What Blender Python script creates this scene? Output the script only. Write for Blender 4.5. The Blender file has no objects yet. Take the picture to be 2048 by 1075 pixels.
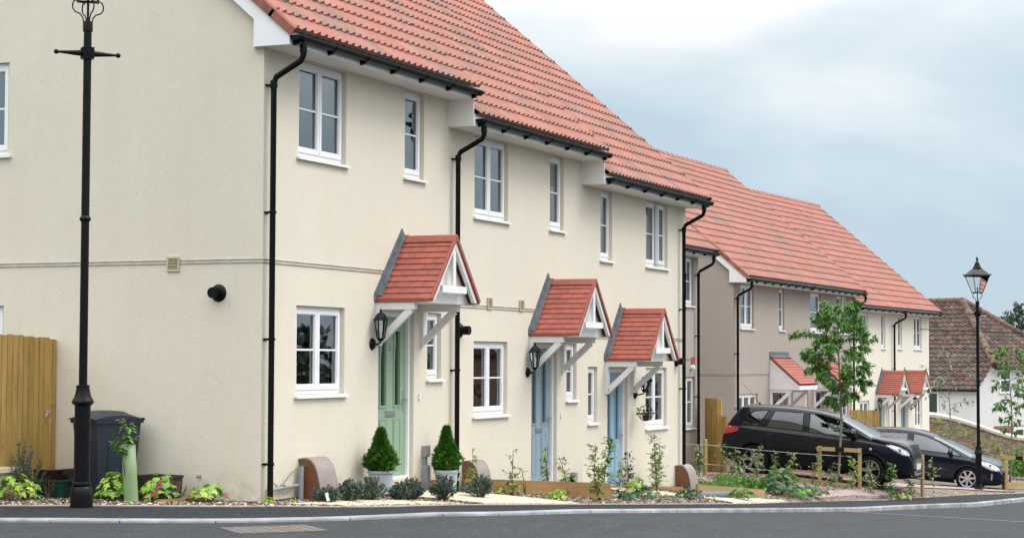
import bpy, math, random
from mathutils import Vector, Matrix
R = math.radians
rnd = random.Random(11)
S = bpy.context.scene
COL = S.collection

# ---------------------------------------------------------------- camera
yaw, pitch, roll = R(23.18), R(2.65), R(0.20)
Fv = Vector((math.cos(yaw)*math.cos(pitch), math.sin(yaw)*math.cos(pitch), math.sin(pitch)))
R0 = Vector((math.sin(yaw), -math.cos(yaw), 0)); U0 = R0.cross(Fv)
Rv = R0*math.cos(roll) + U0*math.sin(roll); Uv = -R0*math.sin(roll) + U0*math.cos(roll)
cd = bpy.data.cameras.new('camera'); cam = bpy.data.objects.new('camera', cd); COL.objects.link(cam)
m = Matrix((Rv, Uv, -Fv)).transposed().to_4x4(); m.translation = (-19.2141, -11.2633, 1.5)
cam.matrix_world = m
cd.sensor_fit = 'HORIZONTAL'; cd.sensor_width = 36; cd.lens = 3960/2048*36; cd.clip_end = 3000; cd.clip_start = .3
S.camera = cam

# ---------------------------------------------------------------- sky, sun, exposure
SUN_EL, SUN_AZ = R(52), R(-62)          # azimuth measured from +X, so the light comes from the front right
sdir = Vector((math.cos(SUN_AZ)*math.cos(SUN_EL), math.sin(SUN_AZ)*math.cos(SUN_EL), math.sin(SUN_EL)))
sl = bpy.data.lights.new('sun', 'SUN'); sl.energy = 1.5; sl.angle = R(24); sl.color = (1, .955, .89)
so = bpy.data.objects.new('sun', sl); COL.objects.link(so)
so.rotation_euler = sdir.to_track_quat('Z', 'Y').to_euler(); so.location = (0, -30, 40)
W = bpy.data.worlds.new('World'); S.world = W; W.use_nodes = True
nt = W.node_tree; nt.nodes.clear(); N = nt.nodes.new; L = nt.links.new
out = N('ShaderNodeOutputWorld'); mixs = N('ShaderNodeMixShader')
sky = N('ShaderNodeTexSky'); sky.sky_type = 'NISHITA'; sky.sun_disc = False
sky.sun_elevation = SUN_EL; sky.sun_rotation = math.pi/2 - SUN_AZ
bg1 = N('ShaderNodeBackground'); bg1.inputs[1].default_value = .10; L(sky.outputs[0], bg1.inputs[0])
tc = N('ShaderNodeTexCoord'); mp = N('ShaderNodeMapping'); mp.inputs['Scale'].default_value = (1, 1, 2.6)
mp.inputs['Location'].default_value = (.35, 1.9, .12)
L(tc.outputs['Generated'], mp.inputs[0])
nz = N('ShaderNodeTexNoise'); nz.inputs['Scale'].default_value = 4.4; nz.inputs['Detail'].default_value = 6
nz.inputs['Roughness'].default_value = .47; nz.inputs['Distortion'].default_value = .35; L(mp.outputs[0], nz.inputs[0])
cr = N('ShaderNodeValToRGB'); e = cr.color_ramp.elements
e[0].position = .37; e[0].color = (.51, .635, .735, 1); e[1].position = .68; e[1].color = (.92, .94, .95, 1)
k = cr.color_ramp.elements.new(.50); k.color = (.64, .75, .82, 1)
sep = N('ShaderNodeSeparateXYZ'); L(tc.outputs['Generated'], sep.inputs[0])
m1 = N('ShaderNodeMapRange'); m1.clamp = False; m1.inputs[1].default_value = .10; m1.inputs[2].default_value = .19; m1.inputs[3].default_value = -.06; m1.inputs[4].default_value = .135
L(sep.outputs['Z'], m1.inputs[0]); ad = N('ShaderNodeMath'); L(nz.outputs['Fac'], ad.inputs[0]); L(m1.outputs[0], ad.inputs[1]); L(ad.outputs[0], cr.inputs[0])
# an overcast sky is several times brighter overhead than at the horizon
mr = N('ShaderNodeMapRange'); mr.inputs[1].default_value = .16; mr.inputs[2].default_value = .95
mr.inputs[3].default_value = 1.0; mr.inputs[4].default_value = 3.5; L(sep.outputs['Z'], mr.inputs[0])
bg2 = N('ShaderNodeBackground'); L(cr.outputs[0], bg2.inputs[0]); L(mr.outputs[0], bg2.inputs[1])
mixs.inputs[0].default_value = .93; L(bg1.outputs[0], mixs.inputs[1]); L(bg2.outputs[0], mixs.inputs[2])
L(mixs.outputs[0], out.inputs[0])
S.view_settings.view_transform = 'Standard'; S.view_settings.look = 'None'
S.view_settings.exposure = 0.14; S.view_settings.gamma = 1

# ---------------------------------------------------------------- materials
def new_mat(name):
    m = bpy.data.materials.new(name); m.use_nodes = True
    nt = m.node_tree; b = nt.nodes['Principled BSDF']
    return m, nt, b
def noise(nt, scale, detail=3, rough=.55, vec=None, dist=0):
    n = nt.nodes.new('ShaderNodeTexNoise'); n.inputs['Scale'].default_value = scale
    n.inputs['Detail'].default_value = detail; n.inputs['Roughness'].default_value = rough
    n.inputs['Distortion'].default_value = dist
    if vec is None:
        t = nt.nodes.new('ShaderNodeTexCoord'); vec = t.outputs['Object']
    nt.links.new(vec, n.inputs['Vector']); return n
def mapped(nt, scale):
    t = nt.nodes.new('ShaderNodeTexCoord'); q = nt.nodes.new('ShaderNodeMapping')
    q.inputs['Scale'].default_value = scale; nt.links.new(t.outputs['Object'], q.inputs[0]); return q.outputs[0]
def mixc(nt, fac, a, b, mode='MIX'):
    x = nt.nodes.new('ShaderNodeMix'); x.data_type = 'RGBA'; x.blend_type = mode
    for i, v in ((0, fac), (6, a), (7, b)):
        if hasattr(v, 'is_linked') or hasattr(v, 'links'): nt.links.new(v, x.inputs[i])
        elif i == 0: x.inputs[0].default_value = v
        else: x.inputs[i].default_value = tuple(v) + ((1,) if len(v) == 3 else ())
    return x.outputs[2]
def ramp(nt, src, p0, p1, a=0., b=1.):
    x = nt.nodes.new('ShaderNodeMapRange'); nt.links.new(src, x.inputs[0])
    x.inputs[1].default_value = p0; x.inputs[2].default_value = p1; x.inputs[3].default_value = a; x.inputs[4].default_value = b
    return x.outputs[0]
def bump(nt, b, src, strength, dist=.01):
    x = nt.nodes.new('ShaderNodeBump'); x.inputs['Strength'].default_value = strength; x.inputs['Distance'].default_value = dist
    nt.links.new(src, x.inputs['Height']); nt.links.new(x.outputs[0], b.inputs['Normal'])
def mul(c, k): return tuple(min(1, v*k) for v in c)
def pmat(name, c, rough=.6, var=.12, scale=6, bs=0, bstr=.2, bd=.01, metal=0, spec=.5, coat=0, attr=False, c2=None, stretch=None, transl=0):
    """plain surface: base colour broken up by noise (and by the mesh colour attribute), optional bump"""
    m, nt, b = new_mat(name)
    vec = mapped(nt, stretch) if stretch else None
    n = noise(nt, scale, 4, .6, vec)
    col = mixc(nt, ramp(nt, n.outputs['Fac'], .3, .7), mul(c, 1-var), c2 if c2 else mul(c, 1+var))
    if attr:
        a = nt.nodes.new('ShaderNodeAttribute'); a.attribute_name = 'Col'
        col = mixc(nt, 1.0, col, a.outputs['Color'], 'MULTIPLY')
    nt.links.new(col, b.inputs['Base Color'])
    b.inputs['Roughness'].default_value = rough; b.inputs['Metallic'].default_value = metal
    b.inputs['Specular IOR Level'].default_value = spec; b.inputs['Coat Weight'].default_value = coat
    b.inputs['Coat Roughness'].default_value = .03
    if bs: bump(nt, b, noise(nt, bs, 3, .6, vec).outputs['Fac'], bstr, bd)
    if transl:
        t = nt.nodes.new('ShaderNodeBsdfTranslucent'); nt.links.new(col, t.inputs[0])
        x = nt.nodes.new('ShaderNodeMixShader'); x.inputs[0].default_value = transl
        o = nt.nodes['Material Output']; nt.links.new(b.outputs[0], x.inputs[1]); nt.links.new(t.outputs[0], x.inputs[2]); nt.links.new(x.outputs[0], o.inputs[0])
    return m
def render_mat(name, c, stain):
    m, nt, b = new_mat(name)
    n1 = noise(nt, .55, 4, .6); n2 = noise(nt, 9, 4, .65); n3 = noise(nt, 2.2, 5, .6, mapped(nt, (1, 1, .25)))
    col = mixc(nt, ramp(nt, n1.outputs['Fac'], .3, .7), mul(c, .955), mul(c, 1.03))
    col = mixc(nt, ramp(nt, n2.outputs['Fac'], .42, .75, 0, .22), col, mul(c, .86))
    col = mixc(nt, ramp(nt, n3.outputs['Fac'], .52, .8, 0, .28), col, stain)
    st = noise(nt, 5, 4, .7, mapped(nt, (1, 1, .06))); col = mixc(nt, ramp(nt, st.outputs['Fac'], .58, .8, 0, .16), col, mul(stain, .85))
    tz = nt.nodes.new('ShaderNodeTexCoord'); sz = nt.nodes.new('ShaderNodeSeparateXYZ'); nt.links.new(tz.outputs['Object'], sz.inputs[0])
    sp_ = noise(nt, 7, 4, .7); mm = nt.nodes.new('ShaderNodeMath'); mm.operation = 'MULTIPLY'; nt.links.new(ramp(nt, sz.outputs[2], -.05, .38, 1, 0), mm.inputs[0]); nt.links.new(ramp(nt, sp_.outputs['Fac'], .38, .7, 0, .8), mm.inputs[1])
    col = mixc(nt, mm.outputs[0], col, mul(stain, .72))
    n4 = noise(nt, 16, 2, .5); col = mixc(nt, ramp(nt, n4.outputs['Fac'], .71, .76, 0, .45), col, mul(stain, .6))
    nt.links.new(col, b.inputs['Base Color']); b.inputs['Roughness'].default_value = .92; b.inputs['Specular IOR Level'].default_value = .2
    v = noise(nt, 64, 3, .6, mapped(nt, (1, 1, 1.5)), .6)
    bump(nt, b, v.outputs['Fac'], .55, .009)
    return m
M = {}
M['cream'] = render_mat('cream_render', (.70, .645, .545), (.61, .54, .41))
M['taupe'] = render_mat('taupe_render', (.39, .342, .305), (.32, .275, .24))
M['pale'] = render_mat('pale_render', (.75, .715, .62), (.66, .61, .5))
M['whitewash'] = pmat('white_render', (.66, .66, .665), .9, .05, 1.2, 20, .2)
M['upvc'] = pmat('white_upvc', (.80, .81, .83), .3, .03, 3)
M['joinery'] = pmat('painted_timber_white', (.78, .78, .78), .5, .04, 5, 30, .1)
M['soffit'] = pmat('white_soffit', (.80, .79, .76), .4, .03, 2)
M['blackpvc'] = pmat('black_pvc', (.004, .0045, .006), .38, .2, 4, spec=.16)
M['iron'] = pmat('black_painted_iron', (.004, .0045, .006), .36, .25, 12, 60, .15, .004, spec=.18)
M['lead'] = pmat('lead_flashing', (.115, .135, .155), .55, .25, 9, 20, .3)
M['tile'] = pmat('clay_tile', (.32, .150, .119), .85, .10, 18, 70, .35, .004, attr=True)
M['tileflat'] = pmat('red_plain_tile', (.35, .102, .075), .7, .13, 9, 50, .3, .004, attr=True)
M['verge'] = pmat('verge_tile', (.30, .105, .075), .8, .3, 7, 40, .4, attr=True)
def oldtile():
    m, nt, b = new_mat('weathered_tile')
    a = nt.nodes.new('ShaderNodeAttribute'); a.attribute_name = 'Col'
    n = noise(nt, 7, 5, .7); n2 = noise(nt, 1.6, 4, .7); n3 = noise(nt, 3.1, 3, .6)
    c = mixc(nt, 1., mixc(nt, ramp(nt, n.outputs['Fac'], .35, .7), (.06, .040, .033), (.165, .10, .078)), a.outputs['Color'], 'MULTIPLY')
    c = mixc(nt, ramp(nt, n2.outputs['Fac'], .5, .72, 0, .65), c, (.045, .035, .032))
    c = mixc(nt, ramp(nt, n3.outputs['Fac'], .69, .74, 0, .9), c, (.30, .28, .25))
    n4 = noise(nt, 2.4, 4, .65); c = mixc(nt, ramp(nt, n4.outputs['Fac'], .64, .8, 0, .5), c, (.11, .12, .04))
    nt.links.new(c, b.inputs['Base Color']); b.inputs['Roughness'].default_value = .9; bump(nt, b, n.outputs['Fac'], .5, .03)
    return m
M['oldtile'] = oldtile()
def glass(name, tint, spec, rough=.015, trans=.75):
    m, nt, b = new_mat(name); nt.nodes.remove(b)
    o = nt.nodes['Material Output']; g = nt.nodes.new('ShaderNodeBsdfGlossy'); g.inputs['Roughness'].default_value = rough
    g.inputs[0].default_value = (.93, .97, 1, 1)
    t = nt.nodes.new('ShaderNodeBsdfTransparent'); t.inputs[0].default_value = tuple(tint) + (1,)
    f = nt.nodes.new('ShaderNodeFresnel'); f.inputs[0].default_value = spec
    n = noise(nt, 1.3, 2, .5); bp = nt.nodes.new('ShaderNodeBump'); bp.inputs['Strength'].default_value = .05; bp.inputs['Distance'].default_value = .02
    nt.links.new(n.outputs['Fac'], bp.inputs['Height']); nt.links.new(bp.outputs[0], g.inputs['Normal'])
    x = nt.nodes.new('ShaderNodeMixShader'); nt.links.new(f.outputs[0], x.inputs[0]); nt.links.new(t.outputs[0], x.inputs[1]); nt.links.new(g.outputs[0], x.inputs[2])
    nt.links.new(x.outputs[0], o.inputs[0]); return m
M['glass'] = glass('window_glass', (.78, .84, .86), 3.3)
M['carglass'] = glass('car_glass', (.5, .58, .58), 2.1)
M['privacy'] = glass('dark_car_glass', (.10, .12, .13), 1.9)
M['screenglass'] = glass('windscreen_glass', (.5, .58, .58), 3.0)
M['lampglass'] = glass('lantern_glass', (.9, .92, .92), 1.18, .03)
M['curtain'] = pmat('net_curtain', (.62, .64, .66), .9, .05, 3)
M['drape'] = pmat('dark_drape', (.16, .12, .11), .9, .2, 3)
M['interior'] = pmat('room_plaster', (.30, .29, .27), .9, .05, 1)
def wood(name, c, dark, knots=True, sc=(6, 6, .7)):
    m, nt, b = new_mat(name)
    n = noise(nt, 3, 5, .6, mapped(nt, sc), .5); col = mixc(nt, ramp(nt, n.outputs['Fac'], .3, .7), c, dark)
    if knots:
        k = noise(nt, 5.5, 2, .5, mapped(nt, (1, 1, .6))); col = mixc(nt, ramp(nt, k.outputs['Fac'], .67, .74, 0, .7), col, mul(dark, .45))
    a = nt.nodes.new('ShaderNodeAttribute'); a.attribute_name = 'Col'
    col = mixc(nt, 1., col, a.outputs['Color'], 'MULTIPLY')
    nt.links.new(col, b.inputs['Base Color']); b.inputs['Roughness'].default_value = .75; bump(nt, b, n.outputs['Fac'], .3, .005)
    return m
M['fence'] = wood('treated_fence_timber', (.49, .33, .11), (.35, .215, .06))
M['sleeper'] = wood('treated_edging_timber', (.34, .205, .075), (.24, .13, .045), True, (.7, .7, 5))
M['sleeper_pale'] = wood('pale_edging_timber', (.42, .31, .16), (.32, .22, .1), True, (.7, .7, 5))
M['stake'] = wood('stake_timber', (.44, .33, .15), (.33, .22, .09))
def asphalt(name, c, fleck):
    m, nt, b = new_mat(name)
    n = noise(nt, 90, 3, .7); n2 = noise(nt, .5, 4, .6); n3 = noise(nt, 6, 4, .6, mapped(nt, (.3, 1, 1)))
    col = mixc(nt, ramp(nt, n.outputs['Fac'], .3, .75), mul(c, .6), mul(c, 1.5))
    col = mixc(nt, ramp(nt, n2.outputs['Fac'], .35, .7, 0, .4), col, mul(c, 1.35))
    col = mixc(nt, ramp(nt, n3.outputs['Fac'], .55, .8, 0, .35), col, mul(c, .6))
    n5 = noise(nt, 2.6, 5, .7, mapped(nt, (.45, 1, 1)), .4); col = mixc(nt, ramp(nt, n5.outputs['Fac'], .40, .62, 0, .45), col, mul(c, 1.6))
    n6 = noise(nt, 11, 4, .75); col = mixc(nt, ramp(nt, n6.outputs['Fac'], .50, .72, 0, .5), col, mul(c, .55))
    n4 = noise(nt, 23, 2, .5); col = mixc(nt, ramp(nt, n4.outputs['Fac'], .70, .74, 0, .7), col, fleck)
    nt.links.new(col, b.inputs['Base Color']); b.inputs['Roughness'].default_value = .85; b.inputs['Specular IOR Level'].default_value = .22; bump(nt, b, n.outputs['Fac'], .9, .012)
    return m
M['road'] = asphalt('road_asphalt', (.035, .038, .044), (.3, .3, .28))
M['pave'] = asphalt('pavement_asphalt', (.020, .0205, .025), (.3, .29, .25))
M['kerb'] = pmat('concrete_kerb', (.28, .285, .295), .85, .35, 3, 40, .3, attr=True)
M['edging'] = pmat('concrete_edging', (.42, .40, .36), .85, .25, 6, 40, .3)
def slabs():
    m, nt, b = new_mat('cream_paving')
    t = nt.nodes.new('ShaderNodeTexCoord'); q = nt.nodes.new('ShaderNodeTexBrick'); q.offset = .5
    q.inputs['Scale'].default_value = 1; q.inputs['Brick Width'].default_value = .6; q.inputs['Row Height'].default_value = .45
    q.inputs['Mortar Size'].default_value = .008; q.inputs['Color1'].default_value = (.62, .56, .42, 1); q.inputs['Color2'].default_value = (.56, .5, .37, 1)
    q.inputs['Mortar'].default_value = (.25, .22, .17, 1); nt.links.new(t.outputs['Object'], q.inputs[0])
    n = noise(nt, 5, 5, .6); c = mixc(nt, ramp(nt, n.outputs['Fac'], .45, .8, 0, .4), q.outputs[0], (.45, .4, .3))
    nt.links.new(c, b.inputs['Base Color']); b.inputs['Roughness'].default_value = .85; return m
M['slab'] = slabs()
def brickm(name, c1, c2, mo, w=.225, h=.075, axis='Z', ms=.01):
    m, nt, b = new_mat(name)
    t = nt.nodes.new('ShaderNodeTexCoord'); s = nt.nodes.new('ShaderNodeSeparateXYZ'); nt.links.new(t.outputs['Object'], s.inputs[0])
    cb = nt.nodes.new('ShaderNodeCombineXYZ'); ad = nt.nodes.new('ShaderNodeMath'); nt.links.new(s.outputs[0], ad.inputs[0]); nt.links.new(s.outputs[1], ad.inputs[1])
    if axis == 'Z': nt.links.new(ad.outputs[0], cb.inputs[0]); nt.links.new(s.outputs[2], cb.inputs[1])
    else: nt.links.new(s.outputs[0], cb.inputs[0]); nt.links.new(s.outputs[1], cb.inputs[1])
    q = nt.nodes.new('ShaderNodeTexBrick'); q.inputs['Scale'].default_value = 1; q.inputs['Brick Width'].default_value = w; q.inputs['Row Height'].default_value = h
    q.inputs['Mortar Size'].default_value = ms; q.inputs['Color1'].default_value = c1+(1,); q.inputs['Color2'].default_value = c2+(1,); q.inputs['Mortar'].default_value = mo+(1,)
    nt.links.new(cb.outputs[0], q.inputs[0]); n = noise(nt, 12, 4, .6)
    c = mixc(nt, ramp(nt, n.outputs['Fac'], .3, .8, 0, .4), q.outputs[0], mul(c1, .6)); nt.links.new(c, b.inputs['Base Color'])
    b.inputs['Roughness'].default_value = .9; bump(nt, b, q.outputs['Fac'], -.4, .01); return m
M['brick'] = brickm('red_brick', (.27, .10, .07), (.19, .07, .05), (.3, .27, .23))
M['block'] = brickm('pink_block_paving', (.36, .26, .25), (.30, .22, .21), (.22, .18, .16), .2, .1, 'XY', .006)
M['setts'] = brickm('granite_setts', (.17, .14, .125), (.135, .115, .10), (.08, .07, .06), .2, .1, 'XY', .01)
def soilm():
    m, nt, b = new_mat('bark_mulch_soil')
    v = nt.nodes.new('ShaderNodeTexVoronoi'); v.inputs['Scale'].default_value = 38
    nt.links.new(mapped(nt, (1, 1, 1)), v.inputs['Vector'])
    n = noise(nt, 1.2, 4, .6)
    sp = nt.nodes.new('ShaderNodeSeparateColor'); nt.links.new(v.outputs['Color'], sp.inputs[0])
    c = mixc(nt, ramp(nt, sp.outputs[0], .2, 1), (.05, .032, .024), (.40, .33, .27))
    c = mixc(nt, ramp(nt, n.outputs['Fac'], .4, .7, 0, .4), c, (.09, .06, .045))
    nt.links.new(c, b.inputs['Base Color']); b.inputs['Roughness'].default_value = .95; bump(nt, b, v.outputs['Distance'], .8, .02); return m
M['soil'] = soilm()
M['grassland'] = pmat('rough_grass', (.07, .10, .03), .95, .5, .8, 8, .6, .05)
M['chip'] = pmat('bark_chip', (1, 1, 1), .9, .12, 30, attr=True)
M['leaf'] = pmat('leaf_green', (1, 1, 1), .45, .1, 12, attr=True, transl=.28)
M['stem'] = pmat('woody_stem', (.13, .10, .065), .85, .3, 14)
M['bark'] = pmat('young_tree_bark', (.20, .18, .13), .85, .3, 20, 30, .4)
M['greystem'] = pmat('green_stem', (.13, .15, .06), .8, .2, 14)
M['planter'] = pmat('grey_blue_planter', (.42, .46, .52), .45, .06, 4)
M['meterbrown'] = pmat('brown_moulded_plastic', (.185, .075, .032), .42, .12, 2.5)
M['metertop'] = pmat('faded_brown_plastic', (.27, .215, .20), .4, .1, 2.5)
M['greyplastic'] = pmat('grey_plastic', (.26, .28, .31), .45, .1, 8)
M['bin'] = pmat('dark_blue_grey_bin', (.014, .023, .038), .45, .12, 3, 90, .12, .003)
M['crategreen'] = pmat('green_crate_plastic', (.008, .075, .05), .45, .1, 4)
M['cratebrown'] = pmat('brown_crate_plastic', (.045, .022, .018), .45, .1, 4)
M['crateblack'] = pmat('black_crate_plastic', (.025, .022, .025), .5, .1, 4)
M['guard'] = pmat('pale_green_tube', (.30, .43, .22), .5, .05, 2, transl=.2)
M['vent'] = pmat('tan_vent', (.50, .43, .28), .6, .05, 8)
M['ventgrey'] = pmat('vent_slot', (.10, .085, .06), .7, .1, 8)
M['bulb'] = pmat('lamp_bulb', (.75, .75, .72), .3, .03, 4)
M['steel'] = pmat('brushed_steel', (.62, .62, .62), .3, .05, 20, metal=.9)
M['wire'] = pmat('galvanised_wire', (.42, .43, .45), .45, .1, 20, metal=.5)
M['cable'] = pmat('green_yellow_cable', (.10, .13, .05), .5, .2, 20)
M['doorgreen'] = pmat('sage_green_door', (.255, .365, .255), .42, .05, 2.5, 60, .06, .003, stretch=(1, 1, .2))
M['doorslate'] = pmat('slate_blue_door', (.25, .34, .40), .42, .05, 2.5)
M['doorsky'] = pmat('sky_blue_door', (.28, .43, .54), .42, .05, 2.5)
M['doorred'] = pmat('dark_red_door', (.26, .012, .02), .4, .1, 2.5)
M['doornavy'] = pmat('navy_door', (.02, .03, .07), .4, .1, 2.5)
M['paint1'] = pmat('black_car_paint', (.003, .0042, .0085), .2, .2, 2, spec=.15, coat=.42)
M['paint2'] = pmat('dark_blue_grey_car_paint', (.004, .008, .017), .2, .2, 2, spec=.15, coat=.45)
M['trim'] = pmat('black_trim', (.005, .005, .006), .55, .2, 5, spec=.2)
M['rubber'] = pmat('tyre_rubber', (.008, .008, .009), .8, .2, 9, spec=.2)
M['alloy'] = pmat('silver_alloy', (.60, .60, .62), .28, .06, 6, metal=.75)
M['alloydark'] = pmat('grey_alloy', (.26, .27, .29), .3, .1, 6, metal=.7)
M['chrome'] = pmat('chrome', (.75, .76, .78), .12, .05, 6, metal=1)
M['lens'] = pmat('clear_headlight', (.62, .65, .68), .08, .12, 18, metal=.35, coat=1)
M['redlens'] = pmat('red_tail_light', (.50, .012, .012), .12, .3, 10, coat=1)
M['plate'] = pmat('number_plate', (.75, .75, .73), .4, .03, 4)
M['seat'] = pmat('dark_seat_fabric', (.05, .05, .055), .9, .15, 6)
M['alarmred'] = pmat('pink_red_plastic', (.55, .15, .15), .4, .1, 4)
M['stone'] = None
# ---------------------------------------------------------------- mesh helpers
class MB:
    def __init__(s): s.v = []; s.f = []; s.mi = []; s.c = []; s.M = None; s.col = (1, 1, 1)
    def pt(s, p):
        p = Vector(p)
        if s.M is not None: p = s.M @ p
        s.v.append(p); return len(s.v)-1
    def face(s, ids, m=0, col=None): s.f.append(ids); s.mi.append(m); s.c.append(col or s.col)
    def poly(s, pts, m=0, col=None): s.face([s.pt(p) for p in pts], m, col)
    def box(s, x0, x1, y0, y1, z0, z1, m=0, col=None):
        i = [s.pt(p) for p in ((x0,y0,z0),(x1,y0,z0),(x1,y1,z0),(x0,y1,z0),(x0,y0,z1),(x1,y0,z1),(x1,y1,z1),(x0,y1,z1))]
        for q in ((0,3,2,1),(4,5,6,7),(0,1,5,4),(1,2,6,5),(2,3,7,6),(3,0,4,7)): s.face([i[a] for a in q], m, col)
    def bar(s, p, q, w, h, up=(0,0,1), m=0, col=None):
        p = Vector(p); q = Vector(q); d = (q-p).normalized(); up = Vector(up); a = d.cross(up)
        if a.length < 1e-4: a = d.cross(Vector((1, 0, 0)))
        a.normalize(); b = a.cross(d).normalized(); a *= w/2; b *= h/2
        i = [s.pt(v) for v in (p-a-b, p+a-b, p+a+b, p-a+b, q-a-b, q+a-b, q+a+b, q-a+b)]
        for k in ((3,2,1,0),(4,5,6,7),(0,1,5,4),(1,2,6,5),(2,3,7,6),(3,0,4,7)): s.face([i[j] for j in k], m, col)
    def tube(s, pts, r, n=8, m=0, caps=True, col=None):
        pts = [Vector(p) for p in pts]; rs = r if hasattr(r, '__len__') else [r]*len(pts); rings = []; a = None
        for i, p in enumerate(pts):
            d = (pts[min(i+1, len(pts)-1)] - pts[max(i-1, 0)])
            if d.length < 1e-9: d = Vector((0, 0, 1))
            d.normalize()
            if a is None: a = d.cross(Vector((.123, .2, 1)) if abs(d.z) < .9 else Vector((1, .1, 0))).normalized()
            a = (a - d*a.dot(d)).normalized(); b = d.cross(a)
            rings.append([s.pt(p + (a*math.cos(t) + b*math.sin(t))*rs[i]) for t in (k*math.tau/n for k in range(n))])
        for r0, r1 in zip(rings, rings[1:]):
            for k in range(n): s.face([r0[k], r0[(k+1) % n], r1[(k+1) % n], r1[k]], m, col)
        if caps: s.face(rings[0][::-1], m, col); s.face(rings[-1], m, col)
    def lathe(s, prof, c=(0,0,0), n=24, m=0, axis='z', col=None, caps=True, phase=0):
        rings = []
        for r, z in prof:
            ring = []
            for k in range(n):
                t = k*math.tau/n + phase; x, y = r*math.cos(t), r*math.sin(t)
                p = (x, y, z) if axis == 'z' else ((x, z, y) if axis == 'y' else (z, x, y))
                ring.append(s.pt((p[0]+c[0], p[1]+c[1], p[2]+c[2])))
            rings.append(ring)
        for r0, r1 in zip(rings, rings[1:]):
            for k in range(n): s.face([r0[k], r0[(k+1) % n], r1[(k+1) % n], r1[k]], m, col)
        if caps: s.face(rings[0][::-1], m, col); s.face(rings[-1], m, col)
    def prism(s, pts, axis, a, b, m=0, col=None):
        """2-D outline pushed along an axis: 'x' -> (y,z), 'y' -> (x,z), 'z' -> (x,y)"""
        def P(p, t): return (t, p[0], p[1]) if axis == 'x' else ((p[0], t, p[1]) if axis == 'y' else (p[0], p[1], t))
        A = [s.pt(P(p, a)) for p in pts]; B = [s.pt(P(p, b)) for p in pts]; n = len(pts)
        s.face(A, m, col); s.face(B[::-1], m, col)
        for i in range(n): s.face([A[i], B[i], B[(i+1) % n], A[(i+1) % n]], m, col)
    def build(s, name, mats, parent=None, smooth=False, loc=None):
        me = bpy.data.meshes.new(name); me.from_pydata([tuple(v) for v in s.v], [], s.f)
        for mt in (mats if isinstance(mats, (list, tuple)) else [mats]): me.materials.append(mt)
        me.polygons.foreach_set('material_index', s.mi)
        if any(c != (1, 1, 1) for c in s.c) or True:
            ca = me.color_attributes.new('Col', 'FLOAT_COLOR', 'CORNER'); buf = []
            for p, c in zip(me.polygons, s.c): buf.extend((c[0], c[1], c[2], 1.)*p.loop_total)
            ca.data.foreach_set('color', buf)
        if smooth:
            me.polygons.foreach_set('use_smooth', [True]*len(me.polygons))
            if smooth is not True: me.set_sharp_from_angle(angle=R(smooth))
        if smooth:
            import bmesh
            b = bmesh.new(); b.from_mesh(me); bmesh.ops.remove_doubles(b, verts=b.verts, dist=.0004); b.to_mesh(me); b.free()
            if smooth is not True: me.set_sharp_from_angle(angle=R(smooth))
        me.update()
        o = bpy.data.objects.new(name, me); COL.objects.link(o)
        if parent: o.parent = parent
        if loc: o.location = loc
        return o
def tag(o, label=None, cat=None, group=None, kind=None):
    if label: o['label'] = label
    if cat: o['category'] = cat
    if group: o['group'] = group
    if kind: o['kind'] = kind
    return o
def empty(name, loc, label, cat, rz=0, group=None):
    o = bpy.data.objects.new(name, None); COL.objects.link(o); o.location = loc; o.rotation_euler = (0, 0, rz); o.empty_display_size = .2
    return tag(o, label, cat, group)
def kids(o): return [c for c in bpy.data.objects if c.parent == o]
def copy_tree(o, parent=None):
    c = o.copy(); COL.objects.link(c); c.parent = parent
    for ch in kids(o): copy_tree(ch, c)
    return c
def fnormals(o):
    import bmesh
    b = bmesh.new(); b.from_mesh(o.data); bmesh.ops.recalc_face_normals(b, faces=b.faces); b.to_mesh(o.data); b.free(); return o
import math
BK=[(-7,9),(-4.2,5.5),(-2.3,1.77),(-1.87,1.05),(-1.5,.1),(-1.09,-.76),(-.3,-1.25),(.6,-1.43),(1.8,-1.5),(6.7,-1.5),(14.1,-1.5),(18,-1.5),(23.7,-1.65),(29.6,-2.6),(33,-3.1),(40,-3.6),(60,-4.2),(120,-6)]
KB=[(-9,7.5),(-6,4.2),(-3.6,.76),(-3.1,-.5),(-2.55,-1.5),(-1.5,-2.4),(0,-2.9),(3.4,-3.05),(8,-3.25),(10.1,-3.3),(13.9,-3.35),(21.2,-3.4),(27,-3.8),(32,-4.3),(40,-4.9),(60,-5.6),(120,-8)]
GP=[(-40,.1),(-6,0),(-2,-.03),(-1,-.035),(0,-.09),(1.8,-.18),(6.7,-.49),(10,-.70),(14.1,-.96),(16.7,-1.1),(23.7,-1.49),(29.6,-1.70),(33,-1.87),(40,-2.15),(60,-2.95),(120,-4.2)]
WP=[(-40,.05),(-1,-.06),(0,-.09),(4.2,-.19),(5,-.26),(8.8,-.40),(10,-.48),(12.9,-.65),(15,-.77),(19,-.85),(23,-.98),(26,-1.12),(30,-1.46),(32.5,-1.70),(36,-1.86),(43,-1.97),(52,-2.25),(66,-2.9),(120,-4.0)]
def lerpt(T,x):
    if x<=T[0][0]: return T[0][1]
    for (a,b),(c,d) in zip(T,T[1:]):
        if x<=c: return b+(d-b)*(x-a)/(c-a)
    return T[-1][1]
def sdist(x,y,PL=BK):
    best=1e9;s=1
    for (a,b),(c,d) in zip(PL,PL[1:]):
        dx,dy=c-a,d-b;L=dx*dx+dy*dy;t=max(0,min(1,((x-a)*dx+(y-b)*dy)/L))
        px,py=a+t*dx-x,b+t*dy-y;q=px*px+py*py
        if q<best: best=q; s=1 if (dx*(y-b)-dy*(x-a))>0 else -1
    return s*math.sqrt(best)
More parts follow.
